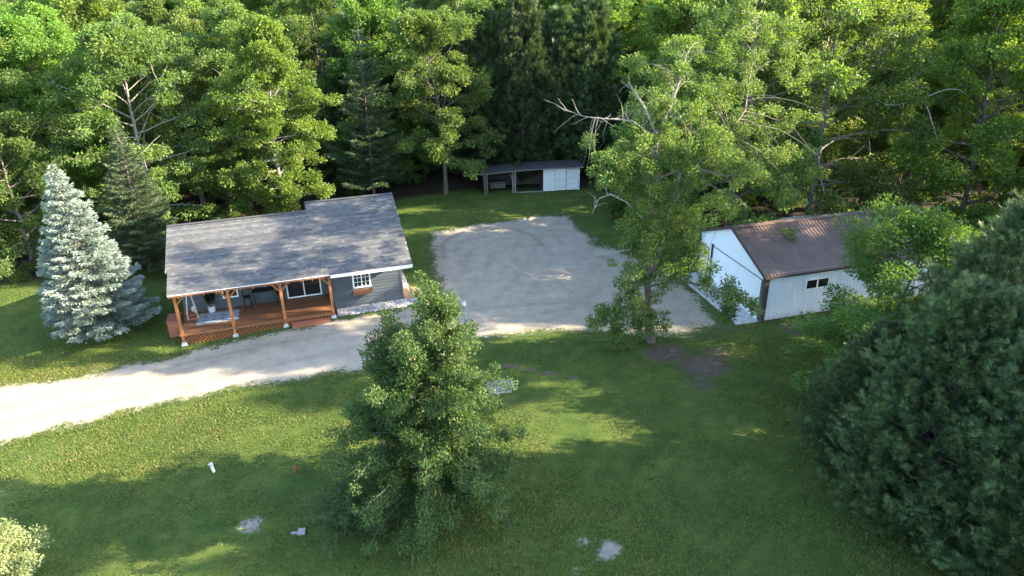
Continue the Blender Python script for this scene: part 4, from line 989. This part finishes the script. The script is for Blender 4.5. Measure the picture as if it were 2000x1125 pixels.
def upright_shrub(seed, n, Rr, H, mat, L, W, stems=40):
    g = np.random.default_rng(seed); T = Tubes(); P, D = [], []
    for i in range(stems):
        a = g.random()*6.28; r = g.random()**.5*Rr*.5; o = np.array([math.cos(a)*r, math.sin(a)*r, 0]); d = unit(np.array([math.cos(a)*.7*r/Rr*2, math.sin(a)*.7*r/Rr*2, 1.0])+g.normal(size=3)*.2)
        Q = path(g, o, d, H*g.uniform(.6, 1.12), 6, .12, -.06); T.add(Q, np.linspace(.014, .004, 7), 4)
        f = g.random(n//stems)*6; k = np.minimum(5, f.astype(int)); q = Q[k]+(Q[k+1]-Q[k])*(f-k)[:, None]; P.append(q+g.normal(size=q.shape)*.07); D.append(unit((Q[k+1]-Q[k])/np.linalg.norm(Q[1]-Q[0])*.6+g.normal(size=q.shape)*.6))
    P = np.concatenate(P); D = np.concatenate(D); m_ = len(P); s = g.uniform(.7, 1.3, m_)
    V, F = leaf_quads(P, D, unit(np.array([0, 0, 1.])+g.normal(size=(m_, 3))*.5), L*s, W*s); V[:, 2] = np.maximum(V[:, 2], .03)
    return {'stems': T.mesh('stems', M['bark']), 'crown': np_mesh('crown', V, F, M[mat], np.repeat(np.clip(.45+g.normal(size=m_)*.2+.12*(P[:, 2]/H-.5), 0, 1), 4))}
place(upright_shrub(42, 11000, 1.15, 1.45, 'shrub', .13, .022, 70), 'shrub', 'low grey-green shrub at the foot of the crab apple', -6.3, 20.9, 0, 1.0, cat='shrub')
place(upright_shrub(43, 6000, .85, 1.2, 'shrub', .13, .022, 46), 'shrub', 'smaller dark shrub tucked under the crab apple boughs', -4.9, 20.6, .7, 1.0, cat='shrub')
pb = deciduous(44, 2.2, .15, 1.35, 26, 60, .10, .065, 'palebush', 'bark', sub=4, crad=(.22, .42), trunk_r=.04, el0=.9)
place(pb, 'pale_bush', 'pale yellow-green bush in full sun at the lawn corner', -17.6, 18.5, 0, .86, cat='bush')

# straggling oak between the sand pad and the garage
def lone_oak():
    g = np.random.default_rng(51); T = Tubes(); DT = Tubes(); Cn, Cr, Co = [], [], []
    B = at(1272, 668, 33.8)
    def pts(lst): return np.array([at(px, py, yy)-B for px, py, yy in lst])
    trunk = pts([(1272, 668, 33.8), (1268, 600, 33.8), (1264, 545, 33.8), (1266, 470, 33.9), (1276, 400, 34.0), (1282, 330, 34.1), (1281, 262, 34.2)]); trunk[0, 2] = -.05
    T.add(trunk, [.24, .20, .18, .15, .13, .11, .09], 9)
    right = pts([(1264, 550, 33.8), (1290, 490, 33.7), (1306, 410, 33.6), (1330, 330, 33.8), (1352, 270, 34.2)]); T.add(right, [.13, .11, .09, .07, .04], 7)
    r2 = pts([(1306, 410, 33.6), (1350, 340, 34.8), (1410, 285, 36.2), (1455, 215, 37.4), (1470, 110, 38.0), (1480, 30, 38.4)]); T.add(r2, [.11, .095, .075, .06, .04, .015], 6)
    l1 = pts([(1281, 262, 34.2), (1308, 215, 34.1), (1326, 160, 34.0), (1342, 105, 34.0)]); DT.add(l1, [.075, .05, .03, .01], 6)
    l2 = pts([(1281, 262, 34.2), (1262, 215, 34.3), (1240, 180, 34.3), (1226, 160, 34.3)]); DT.add(l2, [.075, .055, .035, .015], 6)
    l3 = pts([(1280, 270, 34.2), (1235, 236, 33.8), (1180, 232, 33.4), (1140, 228, 33.2), (1098, 212, 33.0)]); DT.add(l3, [.035, .027, .02, .014, .006], 6)
    l4 = pts([(1268, 440, 33.9), (1225, 396, 33.4), (1192, 380, 33.0), (1170, 388, 32.8), (1156, 418, 32.7)]); DT.add(l4, [.035, .03, .024, .018, .008], 5)
    l5 = pts([(1266, 500, 33.8), (1235, 486, 33.2), (1205, 492, 33.0), (1160, 500, 32.8)]); DT.add(l5, [.05, .035, .025, .01], 5)
    l6 = pts([(1282, 350, 34.1), (1345, 325, 33.4), (1420, 345, 32.8), (1455, 330, 32.6)]); T.add(l6, [.07, .055, .04, .015], 6)
    l7 = pts([(1266, 560, 33.8), (1320, 548, 33.0), (1380, 560, 32.4), (1440, 585, 32.0), (1480, 610, 31.8)]); T.add(l7, [.06, .05, .04, .03, .012], 6)
    def dense(L_):
        f_ = np.linspace(0, len(L_)-1, 12*len(L_)); return np.stack([np.interp(f_, np.arange(len(L_)), L_[:, k]) for k in range(3)], 1)
    for base in map(dense, (l1, l2, l3, l3, l1, l4, l5, l2)):
        for q in range(7):
            k = g.integers(len(base)//5, len(base)); o = base[k]; d = unit(unit(base[-1]-base[0])*.5+g.normal(size=3)*np.array([.8, .5, .7])+np.array([0, 0, .25])); Q = path(g, o, d, g.uniform(.6, 1.5), 5, .22, .0); DT.add(Q, np.linspace(.013, .004, 6), 4)
    spots = [(1205, 285, 33.5, 55, 9), (1160, 290, 33.3, 38, 5), (1248, 262, 34.0, 45, 8), (1255, 235, 34.1, 28, 4), (1275, 190, 34.2, 40, 6), (1298, 150, 34.0, 28, 4), (1318, 100, 34.0, 26, 6), (1325, 125, 34, 22, 3), (1250, 130, 34.2, 30, 4), (1290, 235, 34.0, 26, 4),
             (1300, 300, 34.0, 45, 7), (1240, 330, 33.9, 65, 13), (1210, 360, 33.8, 45, 7), (1300, 370, 34.0, 55, 10), (1250, 420, 33.8, 55, 10), (1320, 440, 33.8, 50, 9), (1235, 470, 33.4, 45, 9), (1290, 500, 33.6, 50, 9), (1225, 520, 33.2, 30, 5),
             (1320, 540, 33.3, 36, 6), (1220, 590, 33.0, 52, 14), (1180, 625, 32.9, 38, 8), (1250, 630, 33.1, 45, 10), (1285, 625, 33.2, 30, 6), (1230, 560, 33.2, 36, 6), (1200, 655, 32.9, 32, 6),
             (1350, 300, 33.8, 55, 10), (1400, 330, 33.2, 55, 10), (1360, 380, 33.6, 50, 9), (1440, 330, 32.9, 45, 7), (1385, 270, 33.8, 50, 8), (1370, 550, 32.6, 30, 6), (1410, 575, 32.3, 34, 9), (1425, 605, 32.1, 24, 6), (1470, 590, 31.9, 26, 5), (1340, 470, 33.4, 38, 6), (1365, 520, 33.0, 30, 4), (1360, 430, 33.4, 40, 6), (1262, 480, 33.3, 42, 8), (1275, 560, 33.3, 34, 6), (1285, 430, 33.4, 44, 8), (1190, 320, 33.7, 45, 8), (1330, 240, 34, 40, 6),
             (1380, 200, 36.3, 58, 9), (1430, 170, 37.3, 60, 9), (1470, 230, 37.8, 60, 9), (1420, 280, 36.8, 60, 9), (1500, 300, 38.3, 62, 9), (1540, 240, 38.8, 60, 8), (1450, 350, 37.3, 58, 9), (1520, 370, 38.3, 52, 7), (1395, 140, 37.0, 50, 7), (1350, 190, 35.4, 50, 7), (1480, 150, 38.3, 55, 7), (1565, 325, 39.2, 52, 7), (1420, 395, 36.8, 42, 6), (1425, 95, 37.2, 55, 6), (1480, 75, 38.2, 55, 6), (1405, 35, 37.6, 50, 5), (1365, 110, 36.2, 42, 4), (1545, 130, 39, 55, 6), (1455, 15, 38.4, 50, 5), (1530, 50, 39.2, 50, 5), (1240, 300, 36.0, 45, 7), (1290, 260, 36.2, 48, 7), (1215, 335, 35.8, 40, 6), (1335, 300, 36.4, 48, 7), (1262, 212, 36.2, 40, 5), (1255, 360, 36.0, 45, 7)]  # these far clumps include ones added to shade the house roof and porch
    limbs_ = [dense(L_) for L_ in (trunk, right, r2, l6, l7, l3, l1)]
    for px, py, yy, rad, n in spots:
        c = at(px, py, yy)-B; rr = rad*.0255
        for i in range(int(n*(1.15 if yy < 35 else 1.4))):
            p_ = c+unit(g.normal(size=3))*rr*g.random()**.5*np.array([1, 1.1, .9]); Cn.append(p_); Cr.append(g.uniform(.26, .5)); d = p_*np.array([1, 1, .15]); Co.append(unit(d))
        for i in range(3):
            tgt = c+g.normal(size=3)*rr*.5; src = min(limbs_, key=lambda L_: np.min(np.linalg.norm(L_-tgt+np.array([0, 0, .5]), axis=1)))
            dd = np.linalg.norm(src-tgt+np.array([0, 0, .5]), axis=1); o = src[np.argsort(dd)[g.integers(0, 8)]]
            Q = np.linspace(o, tgt, 6)+g.normal(size=(6, 3))*.07*np.linspace(0, 1, 6)[:, None]; Q[:, 2] += np.sin(np.linspace(0, 3.14, 6))*.12*np.linalg.norm(tgt-o); T.add(Q, [.026, .022, .017, .012, .009, .005], 4)
    V, F, t = cluster_leaves(g, Cn, Cr, Co, 120, .135, .078, flat=.75, base_tint=.50, tint_c=.2)
    V[:, 2] = np.maximum(V[:, 2], .05)
    M['bark_mid'] = simple('grey_brown_bark', (.125, .108, .092), .9, .45, 5, (3, 3, .5), .8)
    e = empty('oak_tree', (B[0], B[1], 0)); tag(e, 'thin straggling oak with bare top limbs between sand pad and garage', 'tree')
    obj('trunk', T.mesh('trunk', M['bark_mid']), e); tag(obj('dead_branches', DT.mesh('dead_branches', M['dead']), e), kind='stuff'); obj('crown', np_mesh('crown', V, F, M['oak'], t), e)
lone_oak()

# cedars and a young ash along the right border
cedA = cedar(61, 9.5, 2.9, 2100, 28, .24, 3, taper=.62, belly=.22)
cedB = cedar(62, 11.5, 3.2, 2400, 28, .24, 3, taper=.66, belly=.25)
near = [(cedA, 13.8, 23.2, 3.0, .70, 'shortest cedar bulging out onto the lawn beside the foremost cedar'), (cedA, 14.7, 20.4, 0, 1.0, 'dense cedar foremost on the lawn with its boughs sweeping low'), (cedB, 17.3, 22.4, 1.0, 1.02, 'tall cedar standing behind the foremost cedar'), (cedA, 16.6, 16.9, 2.0, 1.12, 'broad cedar at the near end of the border row'),
        (cedB, 21.4, 19.6, 2.4, 1.1, 'tallest cedar in the middle of the border row'), (cedB, 25.0, 20.6, 3.3, 1.08, 'tall cedar behind the middle of the border row'), (cedA, 20.9, 28.3, 4.0, .82, 'slimmer cedar next to the young ash tree')]
for m_, x, y, rz, s, lb in near: place(m_, 'cedar_tree', lb, x, y, rz, s, group='cedars along the right border')
mapS = deciduous(18, 15.5, 3.0, 4.4, 18, 150, .2, .13, 'maple', 'bark', sub=3, crad=(.5, .95))  # open, gappy crown shaped to let sun dapples through to the lawn
ash = deciduous(63, 6.4, .8, 3.0, 36, 84, .17, .06, 'maple', 'bark', sub=5, crad=(.35, .65), el0=.55, tint=.35, trunk_r=.10)
place(ash, 'ash_tree', 'young bright green ash tree against the garage side wall', 18.3, 31.6, 0, 1.15)
place(ash, 'ash_tree', 'low spreading ash between the lawn and the cedar row', 15.9, 27.6, 2.0, .95, .64)
# unseen wood right of the yard, added for the shade it casts
for i, (x, y, k, s) in enumerate(((42, 37.5, 0, 1.0), (41, 20, 1, 1.0), (48, 41, 2, 1.0), (36, 7, 0, .95), (52, 25, 1, 1.0), (27, 7, 2, .85), (47, 13, 2, 1.0), (33, 34.5, 3, .80), (30, 17.5, 3, .80), (37, 30.0, 3, .82))):
    m_, nm, lb, gp = kinds[k]; m_ = mapS if k == 3 else m_; place(m_, nm, lb.replace('wood behind the yard', 'unseen wood beside the cedar row'), x, y, i*.9, s, 1.36 if k == 3 else s, group=gp+' beside the cedars')

# ------------------------------------------------------------------ grass
gg = np.random.default_rng(91); n = 600000
d = np.sqrt(gg.uniform(17.0**2, 50.0**2, n)); d = np.where(gg.random(n) < .55, gg.uniform(17, 34, n), gg.uniform(24, 62, n))
x = gg.uniform(-1, 1, n)*(d*.80+2); y = d
sdv = drive_sd(x, y)+.24*smooth_noise(x, y, 1.6, 2)+.14*smooth_noise(x, y, 6, 4)
c, s = math.cos(HT), math.sin(HT); hu = (x-HX)*c+(y-HY)*s; hv = -(x-HX)*s+(y-HY)*c
c, s = math.cos(GT), math.sin(GT); gu = (x-GX)*c+(y-GY)*s; gv = -(x-GX)*s+(y-GY)*c
ok = (gg.random(n) > np.clip((sdv+.45)/.75, 0, 1)) | ((gg.random(n) < .22*np.clip((x-8)/3, 0, 1)*np.clip((47-y)/6, 0, 1)) & (sdv > 0))
ok &= ~((hu > -.05) & (hu < UR+.1) & (hv > -.05) & (hv < 11)) & ~((hu > LP) & (hu < UR+1.2) & (hv > 0) & (hv < 1)) & ~((hu >= UR) & (hu < UR+.65) & (hv > .9) & (hv < 7.1)) & ~((gu > -1.45) & (gu < GL) & (gv > -.1) & (gv < GW))
ok &= ~((abs(x+.57) < .72) & (abs(y-29.45) < .55))
bf = np.zeros(n)
for (p_, r_, s_) in bare_spots+brown_spots:
    q = gpt(*p_); bf = np.maximum(bf, s_*np.exp(-(((x-q[0])/r_)**2+((y-q[1])/r_)**2)))
bf = np.maximum(bf, .9*np.exp(-(line_d(x, y, furrow)/.22)**2))
wd_ = np.clip((y-np.interp(x, [p[0] for p in lawn_edge], [p[1] for p in lawn_edge]))/2.2+.5, 0, 1)
ok &= gg.random(n) > bf*1.25; ok &= gg.random(n) > wd_*.9
x, y, sdv = x[ok], y[ok], sdv[ok]; n = len(x)
patch = smooth_noise(x, y, .35, 12)+.7*smooth_noise(x, y, 1.1, 13)+.5*smooth_noise(x, y, 3.1, 14)
hgt = gg.uniform(.035, .09, n)*(1+.35*patch); a = gg.random(n)*6.28
P = np.stack([x, y, gz(x, y)-.005+np.where(sdv > -.62, .02, 0)], 1); D = unit(np.stack([np.cos(a)*.8, np.sin(a)*.8, np.full(n, .75)], 1))
V, F = leaf_tris(P, D, unit(np.cross(D, np.stack([np.sin(a), -np.cos(a), np.zeros(n)], 1))), np.clip(hgt, .03, .12), .028+.0006*y)
dry = (smooth_noise(x, y, .8, 15) > .95) & (gg.random(n) < .35)
tint = np.where(dry, .97, 0)+~dry*np.clip(.50+.19*patch+gg.normal(size=n)*.25+.10*np.clip(1+sdv/2, 0, 1), 0, 1)
tag(obj('grass', np_mesh('grass', V, F, M['grass'], np.repeat(tint, 3))), 'short mown green grass covering the yard', 'grass', kind='stuff')
